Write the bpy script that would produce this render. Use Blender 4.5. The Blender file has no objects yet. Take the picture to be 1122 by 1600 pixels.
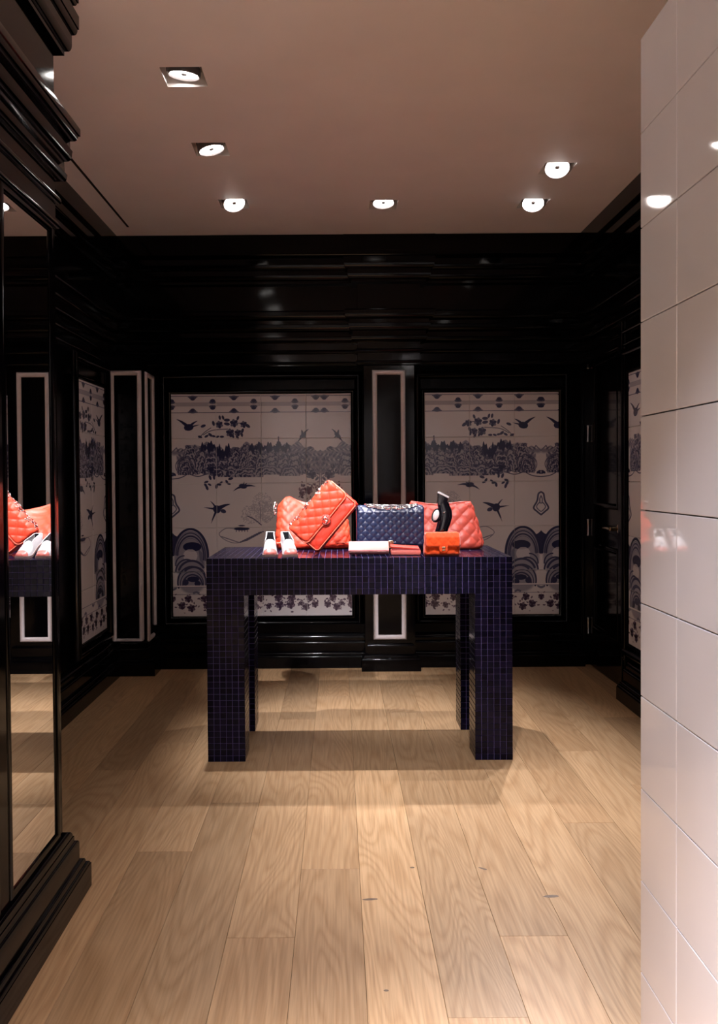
import bpy, bmesh, math, random
import numpy as np
from mathutils import Vector, Matrix

S = bpy.context.scene
COL = S.collection
R = math.radians
PI = math.pi

# ------------------------------------------------------------------ camera
PITCH, ROLL = R(1.08), 0.0068
cam_d = bpy.data.cameras.new('camera')
cam_d.sensor_fit = 'VERTICAL'
cam_d.sensor_height = 36.0
cam_d.sensor_width = 36.0 * 1122 / 1600
cam_d.lens = 36.0 * 1300 / 1600
cam_d.shift_x = 33 / 1600
cam_d.shift_y = -30.5 / 1600
cam_d.clip_start = 0.02
cam = bpy.data.objects.new('camera', cam_d)
COL.objects.link(cam)
fwd = Vector((0, math.cos(PITCH), -math.sin(PITCH)))
r0, u0 = Vector((1, 0, 0)), Vector((0, math.sin(PITCH), math.cos(PITCH)))
rt = r0 * math.cos(ROLL) - u0 * math.sin(ROLL)
up = r0 * math.sin(ROLL) + u0 * math.cos(ROLL)
cm = Matrix((rt, up, -fwd)).transposed().to_4x4()
cm.translation = (0, 0, 1.2)
cam.matrix_world = cm
S.camera = cam

# ------------------------------------------------------------------ world, exposure
w = bpy.data.worlds.new('world')
S.world = w
w.use_nodes = True
w.node_tree.nodes['Background'].inputs[0].default_value = (0.75, 0.8, 1.0, 1)
w.node_tree.nodes['Background'].inputs[1].default_value = 0.02
S.view_settings.view_transform = 'Standard'
S.view_settings.look = 'None'
S.view_settings.gamma = 1
S.view_settings.use_curve_mapping = False
S.view_settings.exposure = 0.2

CEIL = 2.66
# ceiling spots: x, y, aim point, watts, cone degrees, blend
SPOTS = [
    (-0.55, 3.06, (-0.80, 3.45, 0.0), 3, 60, 1.0),
    (-0.555, 3.73, (-0.17, 3.74, 0.98), 230, 40, 1.0),
    (-0.545, 4.47, (0.15, 3.1, 0.0), 55, 48, 1.0),
    (0.255, 4.50, (0.30, 3.98, 0.0), 230, 50, 1.0),
    (1.055, 3.99, (0.68, 2.3, 0.0), 170, 52, 1.0),
    (1.06, 4.50, (0.66, 2.85, 0.0), 165, 56, 1.0),
]
# unseen spots nearer than the frame shows, the later ones added as fill
SPOTS_NEAR = [
    (-0.25, 2.30, (-0.15, 3.86, 1.06), 330, 25, 0.9),
    (0.40, 2.30, (0.36, 3.74, 0.98), 190, 30, 0.9),
    (0.20, 1.70, (0.38, 3.05, 0.0), 150, 44, 1.0),
    (-0.15, 1.00, (0.56, 1.42, -0.45), 145, 37, 1.0),
    (-0.05, 0.20, (0.05, 0.25, 0.0), 1350, 68, 1.0),  # added: floods the unseen near floor so its bounce lifts the ceiling
    (-0.57, 2.33, (-0.5, 5.36, 1.15), 70, 34, 1.0),  # this and the next are added to brighten the tile pictures
    (1.02, 2.33, (0.98, 5.36, 1.2), 60, 32, 1.0),
    (-0.70, -0.70, (-0.6, -1.58, 1.3), 130, 110, 1.0),  # added pair: lights the unseen front wall for soft fill from behind
    (0.95, -0.70, (0.9, -1.58, 1.3), 130, 110, 1.0),
]
WARM = (1.0, 0.97, 1.02)

# ------------------------------------------------------------------ materials
def mat(name, col, rough=0.5, metal=0.0, spec=0.5, coat=0.0, emit=0.0, sheen=0.0):
    m = bpy.data.materials.new(name)
    m.use_nodes = True
    b = m.node_tree.nodes['Principled BSDF']
    b.inputs['Base Color'].default_value = (*col, 1)
    b.inputs['Roughness'].default_value = rough
    b.inputs['Metallic'].default_value = metal
    b.inputs['Specular IOR Level'].default_value = spec
    b.inputs['Coat Weight'].default_value = coat
    b.inputs['Coat Roughness'].default_value = 0.06
    b.inputs['Sheen Weight'].default_value = sheen
    if emit:
        b.inputs['Emission Color'].default_value = (*col, 1)
        b.inputs['Emission Strength'].default_value = emit
    return m

def nt(m):
    return m.node_tree.nodes, m.node_tree.links, m.node_tree.nodes['Principled BSDF']

def noisy(m, scale=60.0, amt=0.12, bump=0.0, bscale=None):
    """fine mottling of the base colour and a little surface relief"""
    N, L, b = nt(m)
    tc = N.new('ShaderNodeTexCoord')
    nz = N.new('ShaderNodeTexNoise')
    nz.inputs['Scale'].default_value = scale
    nz.inputs['Detail'].default_value = 3
    L.new(tc.outputs['Object'], nz.inputs['Vector'])
    c = b.inputs['Base Color'].default_value[:3]
    rp = N.new('ShaderNodeValToRGB')
    rp.color_ramp.elements[0].position = 0.3
    rp.color_ramp.elements[1].position = 0.7
    rp.color_ramp.elements[0].color = (*[v * (1 - amt) for v in c], 1)
    rp.color_ramp.elements[1].color = (*[min(1, v * (1 + amt)) for v in c], 1)
    L.new(nz.outputs['Fac'], rp.inputs['Fac'])
    L.new(rp.outputs['Color'], b.inputs['Base Color'])
    if bump:
        n2 = N.new('ShaderNodeTexNoise')
        n2.inputs['Scale'].default_value = bscale or scale * 4
        L.new(tc.outputs['Object'], n2.inputs['Vector'])
        bp = N.new('ShaderNodeBump')
        bp.inputs['Strength'].default_value = bump
        bp.inputs['Distance'].default_value = 0.002
        L.new(n2.outputs['Fac'], bp.inputs['Height'])
        L.new(bp.outputs['Normal'], b.inputs['Normal'])
    return m

LACQ = noisy(mat('black_lacquer', (0.001, 0.0008, 0.0012), 0.09, spec=0.15), 6, 0.3)
WALLBLK = noisy(mat('black_wall_paint', (0.001, 0.0008, 0.0012), 0.22, spec=0.08), 6, 0.3)
WHITE = noisy(mat('white_moulding', (0.62, 0.55, 0.55), 0.35), 30, 0.04)
CEILM = noisy(mat('ceiling_paint', (0.86, 0.80, 0.815), 0.55, spec=0.25), 3, 0.03)
PALE = noisy(mat('pale_wall_paint', (0.7, 0.66, 0.64), 0.6), 4, 0.04)
WTILE = noisy(mat('white_glazed_tile', (0.735, 0.745, 0.82), 0.035, spec=0.5), 3, 0.02)
GROUTW = noisy(mat('dark_tile_joint', (0.06, 0.05, 0.048), 0.8), 80, 0.2)
MIRROR = mat('mirror_glass', (0.93, 0.93, 0.93), 0.0, 1.0)
CHROME = mat('chrome', (0.75, 0.75, 0.76), 0.12, 1.0)
GOLD = mat('pale_gold_metal', (0.88, 0.76, 0.55), 0.2, 1.0)
SILVER = mat('silver_metal', (0.9, 0.88, 0.85), 0.18, 1.0)
BRASS = mat('door_nickel', (0.62, 0.5, 0.36), 0.25, 1.0)
HINGE = mat('hinge_steel', (0.4, 0.4, 0.42), 0.3, 1.0)
LENS = mat('lamp_light', (1.0, 0.95, 0.9), 0.4, emit=30.0)
CAN = mat('lamp_can_grey', (0.25, 0.22, 0.22), 0.35, 0.6)
RECESS = mat('lamp_recess_white', (0.75, 0.7, 0.68), 0.5)
DARK = mat('dark_void', (0.01, 0.006, 0.006), 0.7)
GROUT = noisy(mat('violet_grout', (0.14, 0.11, 0.34), 0.6), 90, 0.15)
CORAL = noisy(mat('coral_leather', (0.80, 0.066, 0.027), 0.42, spec=0.45), 90, 0.06, 0.25, 900)
CORALD = noisy(mat('coral_leather_deep', (0.70, 0.045, 0.022), 0.42, spec=0.45), 90, 0.06, 0.25, 900)
CORALP = noisy(mat('coral_piping', (0.88, 0.22, 0.13), 0.4), 90, 0.06)
ROSE = noisy(mat('rose_coral_leather', (0.68, 0.095, 0.062), 0.38, spec=0.5), 90, 0.06, 0.2, 900)
ORANGE = noisy(mat('orange_suede', (0.86, 0.078, 0.008), 0.8, spec=0.2, sheen=0.4), 120, 0.12, 0.5, 700)
NAVY = noisy(mat('navy_leather', (0.0125, 0.021, 0.065), 0.27, spec=0.6), 90, 0.08, 0.15, 900)
PINK = noisy(mat('pale_pink_leather', (0.66, 0.28, 0.245), 0.45), 60, 0.05, 0.15, 900)
CORALW = noisy(mat('coral_wallet_leather', (0.80, 0.19, 0.15), 0.4), 60, 0.05, 0.15, 900)
WALLETRED = noisy(mat('dark_red_edge', (0.35, 0.02, 0.025), 0.45), 60, 0.05)
PATENT = mat('black_patent', (0.006, 0.005, 0.008), 0.1, spec=0.6, coat=0.5)
SHOEW = noisy(mat('white_leather', (0.8, 0.77, 0.78), 0.35), 60, 0.04)
SHOEC = noisy(mat('coral_toe_leather', (0.75, 0.2, 0.17), 0.3), 60, 0.05)
SHOEB = noisy(mat('black_lining', (0.006, 0.006, 0.01), 0.5), 60, 0.2)
SOLE = noisy(mat('tan_sole', (0.32, 0.22, 0.2), 0.5), 60, 0.1)
LILAC = noisy(mat('lilac_leather', (0.33, 0.27, 0.46), 0.35), 60, 0.1)

def floor_mat():
    m = mat('oak_plank', (0.5, 0.33, 0.2), 0.36, spec=0.35)
    N, L, b = nt(m)
    tc = N.new('ShaderNodeTexCoord')
    oi = N.new('ShaderNodeObjectInfo')
    off = N.new('ShaderNodeVectorMath'); off.operation = 'SCALE'
    cmb = N.new('ShaderNodeCombineXYZ')
    L.new(oi.outputs['Random'], cmb.inputs[0]); L.new(oi.outputs['Random'], cmb.inputs[1])
    L.new(cmb.outputs[0], off.inputs[0]); off.inputs['Scale'].default_value = 37.0
    add = N.new('ShaderNodeVectorMath')
    L.new(tc.outputs['Object'], add.inputs[0]); L.new(off.outputs[0], add.inputs[1])
    mp = N.new('ShaderNodeMapping')
    mp.inputs['Scale'].default_value = (5.0, 0.6, 1)
    L.new(add.outputs[0], mp.inputs['Vector'])
    # cathedral grain: bands of a stretched noise
    n1 = N.new('ShaderNodeTexNoise'); n1.inputs['Scale'].default_value = 1.0
    n1.inputs['Detail'].default_value = 1.5; n1.inputs['Distortion'].default_value = 0.5
    L.new(mp.outputs[0], n1.inputs['Vector'])
    mul = N.new('ShaderNodeMath'); mul.operation = 'MULTIPLY'; mul.inputs[1].default_value = 24.0
    L.new(n1.outputs['Fac'], mul.inputs[0])
    fr = N.new('ShaderNodeMath'); fr.operation = 'PINGPONG'; fr.inputs[1].default_value = 0.5
    L.new(mul.outputs[0], fr.inputs[0])
    # fine pores
    mp2 = N.new('ShaderNodeMapping'); mp2.inputs['Scale'].default_value = (160, 5, 1)
    L.new(add.outputs[0], mp2.inputs['Vector'])
    n2 = N.new('ShaderNodeTexNoise'); n2.inputs['Scale'].default_value = 1.0; n2.inputs['Detail'].default_value = 4
    L.new(mp2.outputs[0], n2.inputs['Vector'])
    r1 = N.new('ShaderNodeValToRGB')
    r1.color_ramp.elements[0].position = 0.0; r1.color_ramp.elements[0].color = (0.43, 0.262, 0.136, 1)
    r1.color_ramp.elements[1].position = 0.33; r1.color_ramp.elements[1].color = (0.505, 0.326, 0.182, 1)
    L.new(fr.outputs[0], r1.inputs['Fac'])
    r2 = N.new('ShaderNodeValToRGB')
    r2.color_ramp.elements[0].position = 0.30; r2.color_ramp.elements[0].color = (0.80, 0.77, 0.73, 1)
    r2.color_ramp.elements[1].position = 0.62; r2.color_ramp.elements[1].color = (1.04, 1.04, 1.03, 1)
    L.new(n2.outputs['Fac'], r2.inputs['Fac'])
    mx = N.new('ShaderNodeMix'); mx.data_type = 'RGBA'; mx.blend_type = 'MULTIPLY'; mx.inputs[0].default_value = 1
    L.new(r1.outputs['Color'], mx.inputs[6]); L.new(r2.outputs['Color'], mx.inputs[7])
    mx2 = N.new('ShaderNodeMix'); mx2.data_type = 'RGBA'; mx2.blend_type = 'MULTIPLY'; mx2.inputs[0].default_value = 1
    L.new(mx.outputs[2], mx2.inputs[6]); L.new(oi.outputs['Color'], mx2.inputs[7])
    L.new(mx2.outputs[2], b.inputs['Base Color'])
    return m
OAK = floor_mat()
OAKDARK = noisy(mat('oak_knot', (0.16, 0.10, 0.06), 0.5), 90, 0.3)
SUBFLOOR = mat('subfloor', (0.10, 0.06, 0.035), 0.8)

def mosaic_mat():
    m = mat('navy_mosaic_tile', (0.008, 0.007, 0.022), 0.13, spec=0.13)
    N, L, b = nt(m)
    g = N.new('ShaderNodeNewGeometry'); oi = N.new('ShaderNodeObjectInfo')
    a = N.new('ShaderNodeMath'); a.operation = 'ADD'
    L.new(g.outputs['Random Per Island'], a.inputs[0]); L.new(oi.outputs['Random'], a.inputs[1])
    f = N.new('ShaderNodeMath'); f.operation = 'FRACT'; L.new(a.outputs[0], f.inputs[0])
    rp = N.new('ShaderNodeValToRGB')
    e = rp.color_ramp.elements
    e[0].color = (0.003, 0.0022, 0.009, 1); e[1].color = (0.009, 0.006, 0.024, 1)
    k = e.new(0.5); k.color = (0.005, 0.005, 0.017, 1)
    L.new(f.outputs[0], rp.inputs['Fac']); L.new(rp.outputs['Color'], b.inputs['Base Color'])
    return m
MOSAIC = mosaic_mat()

# ------------------------------------------------------------------ mesh helpers
class MB:
    """collects shapes and links them as ONE mesh object"""
    def __init__(s):
        s.v = []; s.f = []; s.uv = None
    def add(s, v, f):
        o = len(s.v); s.v += [tuple(p) for p in v]; s.f += [tuple(i + o for i in q) for q in f]; return s
    def box(s, x0, x1, y0, y1, z0, z1):
        v = [(x, y, z) for z in (z0, z1) for y in (y0, y1) for x in (x0, x1)]
        return s.add(v, [(0, 2, 3, 1), (4, 5, 7, 6), (0, 1, 5, 4), (1, 3, 7, 5), (3, 2, 6, 7), (2, 0, 4, 6)])
    def grid(s, P, close_u=False, close_v=False, cap0=False, cap1=False):
        """P[i][j]: rows i, columns j"""
        n, m = len(P), len(P[0]); o = len(s.v)
        for row in P: s.v += [tuple(p) for p in row]
        for i in range(n if close_v else n - 1):
            for j in range(m if close_u else m - 1):
                a, b = i * m + j, i * m + (j + 1) % m
                c, d = ((i + 1) % n) * m + (j + 1) % m, ((i + 1) % n) * m + j
                s.f.append((o + a, o + b, o + c, o + d))
        if cap0: s.f.append(tuple(o + j for j in reversed(range(m))))
        if cap1: s.f.append(tuple(o + (n - 1) * m + j for j in range(m)))
        return s
    def lathe(s, prof, n=20, mtx=None, ang=2 * PI):
        P = []
        for r, z in prof:
            P.append([Vector((r * math.cos(t * ang / n), r * math.sin(t * ang / n), z)) for t in range(n)])
        if mtx is not None: P = [[mtx @ p for p in row] for row in P]
        return s.grid(P, close_u=True, cap0=True, cap1=True)
    def tube(s, pts, r, n=8, closed=False):
        pts = [Vector(p) for p in pts]; k = len(pts); P = []
        rr = r if isinstance(r, (list, tuple)) else [r] * k
        prev = None
        for i in range(k):
            if closed: t = pts[(i + 1) % k] - pts[i - 1]
            else: t = pts[min(i + 1, k - 1)] - pts[max(i - 1, 0)]
            t.normalize()
            if prev is None:
                a = Vector((0, 0, 1)) if abs(t.z) < 0.9 else Vector((1, 0, 0))
                nrm = t.cross(a).normalized()
            else:
                nrm = (prev - t * prev.dot(t)).normalized()
            prev = nrm; bi = t.cross(nrm)
            P.append([pts[i] + (nrm * math.cos(2 * PI * j / n) + bi * math.sin(2 * PI * j / n)) * rr[i] for j in range(n)])
        return s.grid(P, close_u=True, close_v=closed, cap0=not closed, cap1=not closed)
    def xf(s, m):
        s.v = [tuple(m @ Vector(p)) for p in s.v]; return s
    def build(s, name, m, parent=None, bevel=0.0, smooth=None, seg=2, loc=None):
        me = bpy.data.meshes.new(name)
        v = s.v
        if loc is not None: v = [(p[0] - loc[0], p[1] - loc[1], p[2] - loc[2]) for p in v]
        me.from_pydata(v, [], s.f)
        bm = bmesh.new(); bm.from_mesh(me)
        if bevel:
            bmesh.ops.bevel(bm, geom=list(bm.edges), offset=bevel, segments=seg, affect='EDGES', profile=0.5)
        bmesh.ops.recalc_face_normals(bm, faces=list(bm.faces))
        bm.to_mesh(me); bm.free()
        if smooth:
            for p in me.polygons: p.use_smooth = True
            me.set_sharp_from_angle(angle=R(smooth))
        me.materials.append(m)
        o = bpy.data.objects.new(name, me); COL.objects.link(o)
        if loc is not None: o.location = loc
        if parent: o.parent = parent
        return o

def thing(name, label, cat, loc=(0, 0, 0), group=None, rot=None):
    o = bpy.data.objects.new(name, None); COL.objects.link(o)
    o.empty_display_size = 0.05
    o.location = loc
    if rot: o.rotation_euler = rot
    o['label'] = label; o['category'] = cat
    if group: o['group'] = group
    return o

def struct(o):
    o['kind'] = 'structure'; return o

def moulding(mb, path, prof, scale=None, caps=True):
    """sweep a profile of (projection, z) along a right-angled path; projects to the right of its direction"""
    n = len(path)
    nr = []
    for i in range(n - 1):
        d = Vector((path[i + 1][0] - path[i][0], path[i + 1][1] - path[i][1])).normalized()
        nr.append(Vector((d.y, -d.x)))
    sc = scale or [1] * (n - 1)
    P = []
    for i in range(n):
        row = []
        for o, z in prof:
            p = Vector(path[i][:2])
            if i > 0: p = p + nr[i - 1] * (o * sc[i - 1])
            if i < n - 1 and not (i > 0 and abs(nr[i].dot(nr[i - 1])) > 0.9): p = p + nr[i] * (o * sc[i])
            row.append((p.x, p.y, z))
        P.append(row)
    mb.grid(P, close_u=True, cap0=caps, cap1=caps)
    return mb

def arc(cx, cz, rx, rz, a0, a1, n=6):
    return [(cx + rx * math.cos(R(a0 + (a1 - a0) * i / n)), cz + rz * math.sin(R(a0 + (a1 - a0) * i / n))) for i in range(n + 1)]

def frame_mould(x0, x1, z0, z1, wd, dep, fn, half_round=True, n=6):
    """a rectangular moulding frame in a plane; fn(u, v, h) maps to the world"""
    mb = MB(); P = []
    for sx, sz in ((0, 0), (1, 0), (1, 1), (0, 1)):
        row = []
        for k in range(n + 1):
            t = k / n
            o = t * wd
            h = dep * (math.sin(PI * t) ** 0.5 if half_round else 1.0)
            u = x0 + o if sx == 0 else x1 - o
            v = z0 + o if sz == 0 else z1 - o
            row.append(fn(u, v, h))
        row.append(fn(x0 + wd if sx == 0 else x1 - wd, z0 + wd if sz == 0 else z1 - wd, -0.002))
        row.append(fn(x0 if sx == 0 else x1, z0 if sz == 0 else z1, -0.002))
        P.append(row)
    return mb.grid(P, close_u=True, close_v=True)

# ================================================================== ROOM
XL, XR, YB, YF = -1.41, 1.56, 5.38, -1.6

# ---- floor: oak planks laid along the depth of the room
floor = struct(MB().box(-1.6, 2.0, YF - 0.1, 5.5, -0.06, -0.012).build('floor', SUBFLOOR))
PW = 0.178
ends = {-1: [0.62, 2.524, 4.53], 0: [1.35, 3.382, 4.95], 1: [1.821, 4.2], 2: [0.5, 2.147, 4.75], 3: [1.6, 3.96],
        -2: [0.3, 2.147, 4.1], -3: [1.1, 3.05, 4.7], -4: [0.4, 2.65, 4.45], -5: [1.75, 3.75], -6: [0.9, 3.4, 4.9],
        4: [0.9, 2.85, 4.7], 5: [1.9, 3.6], 6: [0.6, 3.2, 4.6], 7: [1.5, 4.1], 8: [1.0, 3.0]}
tones = {(-1, 1): 0.95, (-1, 2): 1.03, (0, 0): 1.0, (0, 1): 1.17, (0, 2): 1.0, (1, 0): 1.12, (1, 1): 0.98, (2, 0): 1.08, (2, 1): 1.13,
         (3, 0): 1.0, (3, 1): 1.06, (-2, 1): 0.96, (-2, 2): 1.0}
rnd = random.Random(5)
for k in range(-8, 9):
    x0 = 0.058 + PW * (k - 1) + PW
    x0 = 0.058 + PW * k
    ys = [YF] + ends.get(k, [1.2 + 0.3 * (k % 3), 3.4 - 0.2 * (k % 4)]) + [5.42]
    for i in range(len(ys) - 1):
        a, b = ys[i], ys[i + 1]
        g = 0.0004
        o = MB().box(x0 + g - x0 - PW / 2, PW / 2 - g, a + g - (a + b) / 2, (b - a) / 2 - g, -0.012, 0).build('plank', OAK, floor, bevel=0.0004, seg=1)
        o.location = (x0 + PW / 2, (a + b) / 2, 0)
        t = tones.get((k, i), rnd.uniform(0.86, 1.1)) ** 1.4
        wv = rnd.uniform(-0.02, 0.02)
        o.color = (t, t * (1 - 0.02 + wv), t * (1 - 0.05 + 2 * wv), 1)
# dark grain marks in the boards
for (x, y, lx, ly, az) in ((0.084, 2.34, 0.022, 0.006, 5), (0.60, 2.35, 0.022, 0.008, 4), (0.105, 1.92, 0.006, 0.004, 0),
                           (0.435, 2.52, 0.012, 0.006, -30), (0.22, 2.53, 0.007, 0.005, 0)):
    mb = MB(); n = 10
    mb.add([(x + lx * math.cos(2 * PI * i / n) * (1 + 0.15 * math.sin(3 * i)), y + ly * math.sin(2 * PI * i / n) + lx * math.tan(R(az)) * math.cos(2 * PI * i / n), 0.0002) for i in range(n)], [tuple(range(n))])
    mb.build('knot', OAKDARK, floor)

# ---- ceiling with square cut-outs for the spots and a long slot
HS = 0.075
cuts = [(s[0] - HS, s[0] + HS, s[1] - HS, s[1] + HS) for s in SPOTS + SPOTS_NEAR]
cuts.append((-1.216, -1.202, 1.6, 4.87))
xs = sorted({-1.6, 2.0} | {c[i] for c in cuts for i in (0, 1)})
ys = sorted({YF - 0.1, 5.5} | {c[i] for c in cuts for i in (2, 3)})
mb = MB()
for i in range(len(xs) - 1):
    for j in range(len(ys) - 1):
        cx, cy = (xs[i] + xs[i + 1]) / 2, (ys[j] + ys[j + 1]) / 2
        if any(c[0] < cx < c[1] and c[2] < cy < c[3] for c in cuts): continue
        mb.add([(xs[i], ys[j], CEIL), (xs[i], ys[j + 1], CEIL), (xs[i + 1], ys[j + 1], CEIL), (xs[i + 1], ys[j], CEIL)], [(0, 1, 2, 3)])
mb.box(-1.6, 2.0, YF - 0.1, 5.5, CEIL + 0.16, CEIL + 0.2)
ceiling = struct(mb.build('ceiling', CEILM))
mb = MB()
mb.box(-1.222, -1.216, 1.6, 4.876, CEIL + 0.0005, CEIL + 0.08); mb.box(-1.202, -1.196, 1.6, 4.876, CEIL + 0.0005, CEIL + 0.08)
mb.box(-1.222, -1.196, 1.6, 4.876, CEIL + 0.08, CEIL + 0.085); mb.box(-1.216, -1.202, 4.87, 4.876, CEIL + 0.0005, CEIL + 0.08)
o = mb.build('air_slot', DARK, ceiling); o['label'] = 'long narrow dark slot in the ceiling'

# ---- black walls
struct(MB().box(XL - 0.12, XR + 0.12, YB, YB + 0.12, 0, CEIL).box(-1.2, XR, 5.28, YB, 0, 0.262).box(-1.42, XR, 5.17, YB, 1.90, CEIL)
       .box(0.13, 0.51, 5.12, 5.2, 1.90, CEIL).build('wall_back', WALLBLK))
struct(MB().box(XL - 0.12, XL, YF, YB, 0, CEIL).build('wall_left', WALLBLK))
struct(MB().box(XR + 0.01, XR + 0.13, YF, 4.56, 0, CEIL).box(XR + 0.01, XR + 0.13, 5.26, YB, 0, CEIL).box(XR + 0.01, XR + 0.13, 4.56, 5.26, 2.06, CEIL)
       .box(XR + 0.09, XR + 0.13, 4.56, 5.26, 0, 2.06).build('wall_right', WALLBLK))
struct(MB().box(XL - 0.12, XR + 0.12, YF - 0.12, YF, 0, CEIL).build('wall_front', PALE))

# ---- entablature profile shared by the wall cornice and the mirrored cabinet
def entab(top=CEIL):
    p = [(0, top), (0.085, top), (0.085, 2.565)] + arc(0.06, 2.565, 0.02, 0.02, 0, -90, 4) + [(0.06, 2.53), (0.085, 2.527), (0.085, 2.49)]
    p += arc(0.06, 2.49, 0.02, 0.03, 0, -90, 5) + [(0.06, 2.43)] + arc(0.035, 2.43, 0.025, 0.03, 0, -90, 5) + [(0.035, 2.385), (0.0, 2.385)]
    p += [(0.0, 2.215)]
    p += [(0.07, 2.215), (0.085, 2.205), (0.085, 2.185)] + arc(0.05, 2.185, 0.028, 0.028, 0, -90, 5) + [(0.05, 2.135), (0.058, 2.13)]
    p += arc(0.03, 2.12, 0.026, 0.03, 0, -90, 5) + [(0.032, 2.06), (0.04, 2.055)] + arc(0.018, 2.045, 0.02, 0.016, 0, -90, 4) + [(0.0, 2.025)]
    p += [(0.0, 1.985)] + arc(0.0, 1.972, 0.02, 0.013, 90, -90, 6) + [(0, 1.955)]
    p += [(0.0, 1.912)] + arc(0.0, 1.902, 0.016, 0.010, 90, -90, 6) + [(0, 1.888)]
    p += [(-0.01, 1.888)]
    p[0] = (-0.01, top)
    return p
struct(moulding(MB(), [(-1.407, 2.45), (-1.407, 5.167), (0.128, 5.167), (0.128, 5.117), (0.512, 5.117), (0.512, 5.167), (1.557, 5.167), (1.557, 1.0)], entab(CEIL - 0.0005))
       .build('trim_1', LACQ, smooth=40))

struct(MB().box(-1.42, 1.56, 5.034, 5.2, 2.535, CEIL - 0.0003).build('trim_6', LACQ, bevel=0.004))
# ---- skirting
def basep(h=0.21, o=0.085):
    p = [(-0.004, 0.0), (o, 0.0), (o, 0.068)] + arc(o - 0.015, 0.068, 0.012, 0.012, 0, 90, 4) + [(o - 0.018, 0.082)]
    p += arc(o - 0.028, 0.085, 0.010, 0.012, 0, 90, 3) + [(o * 0.56, 0.10), (o * 0.56, 0.15)]
    p += arc(o * 0.56 - 0.012, 0.15, 0.012, 0.012, 0, 90, 4) + [(o * 0.38, 0.165), (o * 0.38, 0.18)] + arc(0.008, 0.18, o * 0.38 - 0.012, 0.022, 0, 90, 5) + [(0.0, h), (-0.004, h)]
    return p
struct(moulding(MB(), [(XL, 2.5), (XL, 5.10), (-1.2, 5.10), (-1.2, 5.28), (0.225, 5.28), (0.225, 5.18), (0.42, 5.18), (0.42, 5.28), (1.545, 5.28)], basep())
       .build('baseboard_back', LACQ, smooth=40))
struct(moulding(MB(), [(1.57, 4.44), (1.57, 0.9)], basep()).build('baseboard_right', LACQ, smooth=40))

# ---- pilasters with white framed panels
pc = struct(MB().box(0.165, 0.475, 5.15, YB, 0.0, 1.90).build('trim_2', LACQ))
fb = lambda y: (lambda u, v, h: (u, y - h, v))
frame_mould(0.216, 0.421, 0.187, 1.858, 0.031, 0.016, fb(5.15)).build('panel_frame', WHITE, pc, smooth=50)
MB().box(0.247, 0.39, 5.147, 5.152, 0.218, 1.827).build('inset_panel', LACQ, pc)
pl = struct(MB().box(XL, -1.18, 5.10, YB, 0.0, 1.90).build('trim_3', LACQ))
frame_mould(-1.394, -1.197, 0.185, 1.858, 0.030, 0.016, fb(5.10)).build('panel_frame', WHITE, pl, smooth=50)
MB().box(-1.364, -1.227, 5.097, 5.102, 0.216, 1.827).build('inset_panel', LACQ, pl)
frame_mould(5.118, 5.335, 0.187, 1.855, 0.030, 0.014, lambda u, v, h: (-1.18 + h, u, v)).build('panel_frame', WHITE, pl, smooth=50)

# ---- door in the right wall
dr = struct(MB().box(1.585, 1.625, 4.575, 5.245, 0.004, 2.045).build('door_1', LACQ, bevel=0.003))
for z0, z1 in ((0.25, 0.78), (1.0, 1.9)):
    frame_mould(4.68, 5.14, z0, z1, 0.035, 0.012, lambda u, v, h: (1.585 - h, u, v)).build('door_moulding', LACQ, dr, smooth=50)
for z in (0.25, 0.87, 1.46, 1.92):
    MB().lathe([(0.008, -0.052), (0.010, -0.047), (0.008, -0.042), (0.008, 0.042), (0.010, 0.047), (0.008, 0.052)], 10, Matrix.Translation((1.576, 5.238, z))).build('hinge', HINGE, dr, smooth=40)
mb = MB().lathe([(0.026, 0.0), (0.026, 0.006), (0.02, 0.010), (0.011, 0.012), (0.011, 0.05)], 18, Matrix.Translation((1.585, 4.69, 0.895)) @ Matrix.Rotation(-PI / 2, 4, 'Y'))
mb.tube([(1.533, 4.685, 0.895), (1.531, 4.70, 0.896), (1.531, 4.74, 0.897), (1.532, 4.80, 0.895), (1.536, 4.822, 0.893)], [0.008, 0.0085, 0.008, 0.007, 0.005], 10)
o = mb.build('door_handle', BRASS, dr, smooth=40)
cas = MB()
for y0, y1, z0, z1 in ((4.49, 4.575, 0, 2.05), (5.245, 5.275, 0, 2.05), (4.49, 5.275, 2.05, 2.13)):
    cas.box(1.548, 1.60, y0, y1, z0, z1); 
    cas.box(1.538, 1.56, y0 + 0.02, y1 - 0.005, z0, z1 - 0.0)
struct(cas.build('trim_4', LACQ, bevel=0.003))
struct(MB().box(1.53, 1.575, 4.43, 4.488, 0.21, 1.88).box(1.52, 1.575, 4.42, 4.44, 0.21, 1.88).build('trim_5', LACQ, bevel=0.004))

# ---- white glazed tile partition
PX0, PY1 = 0.59, 1.622
part = struct(MB().box(PX0 + 0.007, PX0 + 0.16, -0.55, PY1 - 0.007, 0.0, 2.03).build('wall_partition', GROUTW))
TZ, TY = 0.1818, 0.1735
zr = [0.0, 0.0405] + [0.0405 + TZ * (i + 1) for i in range(11)]
g = 0.0011
def plate(mb_axis, a0, a1, z0, z1, off):
    mb = MB()
    if mb_axis == 'x': mb.box(off, off + 0.0085, a0 + g, a1 - g, z0 + g, z1 - g)
    else: mb.box(a0 + g, a1 - g, off - 0.0085, off, z0 + g, z1 - g)
    return mb
yc = [PY1 - TY * i for i in range(13)]
for i in range(len(zr) - 1):
    for j in range(len(yc) - 1):
        plate('x', yc[j + 1], yc[j], zr[i], zr[i + 1], PX0).build('tile', WTILE, part, bevel=0.0012, seg=2)
    plate('y', PX0 + 0.0085, PX0 + 0.16, zr[i], zr[i + 1], PY1).build('tile', WTILE, part, bevel=0.0012, seg=1)
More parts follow.
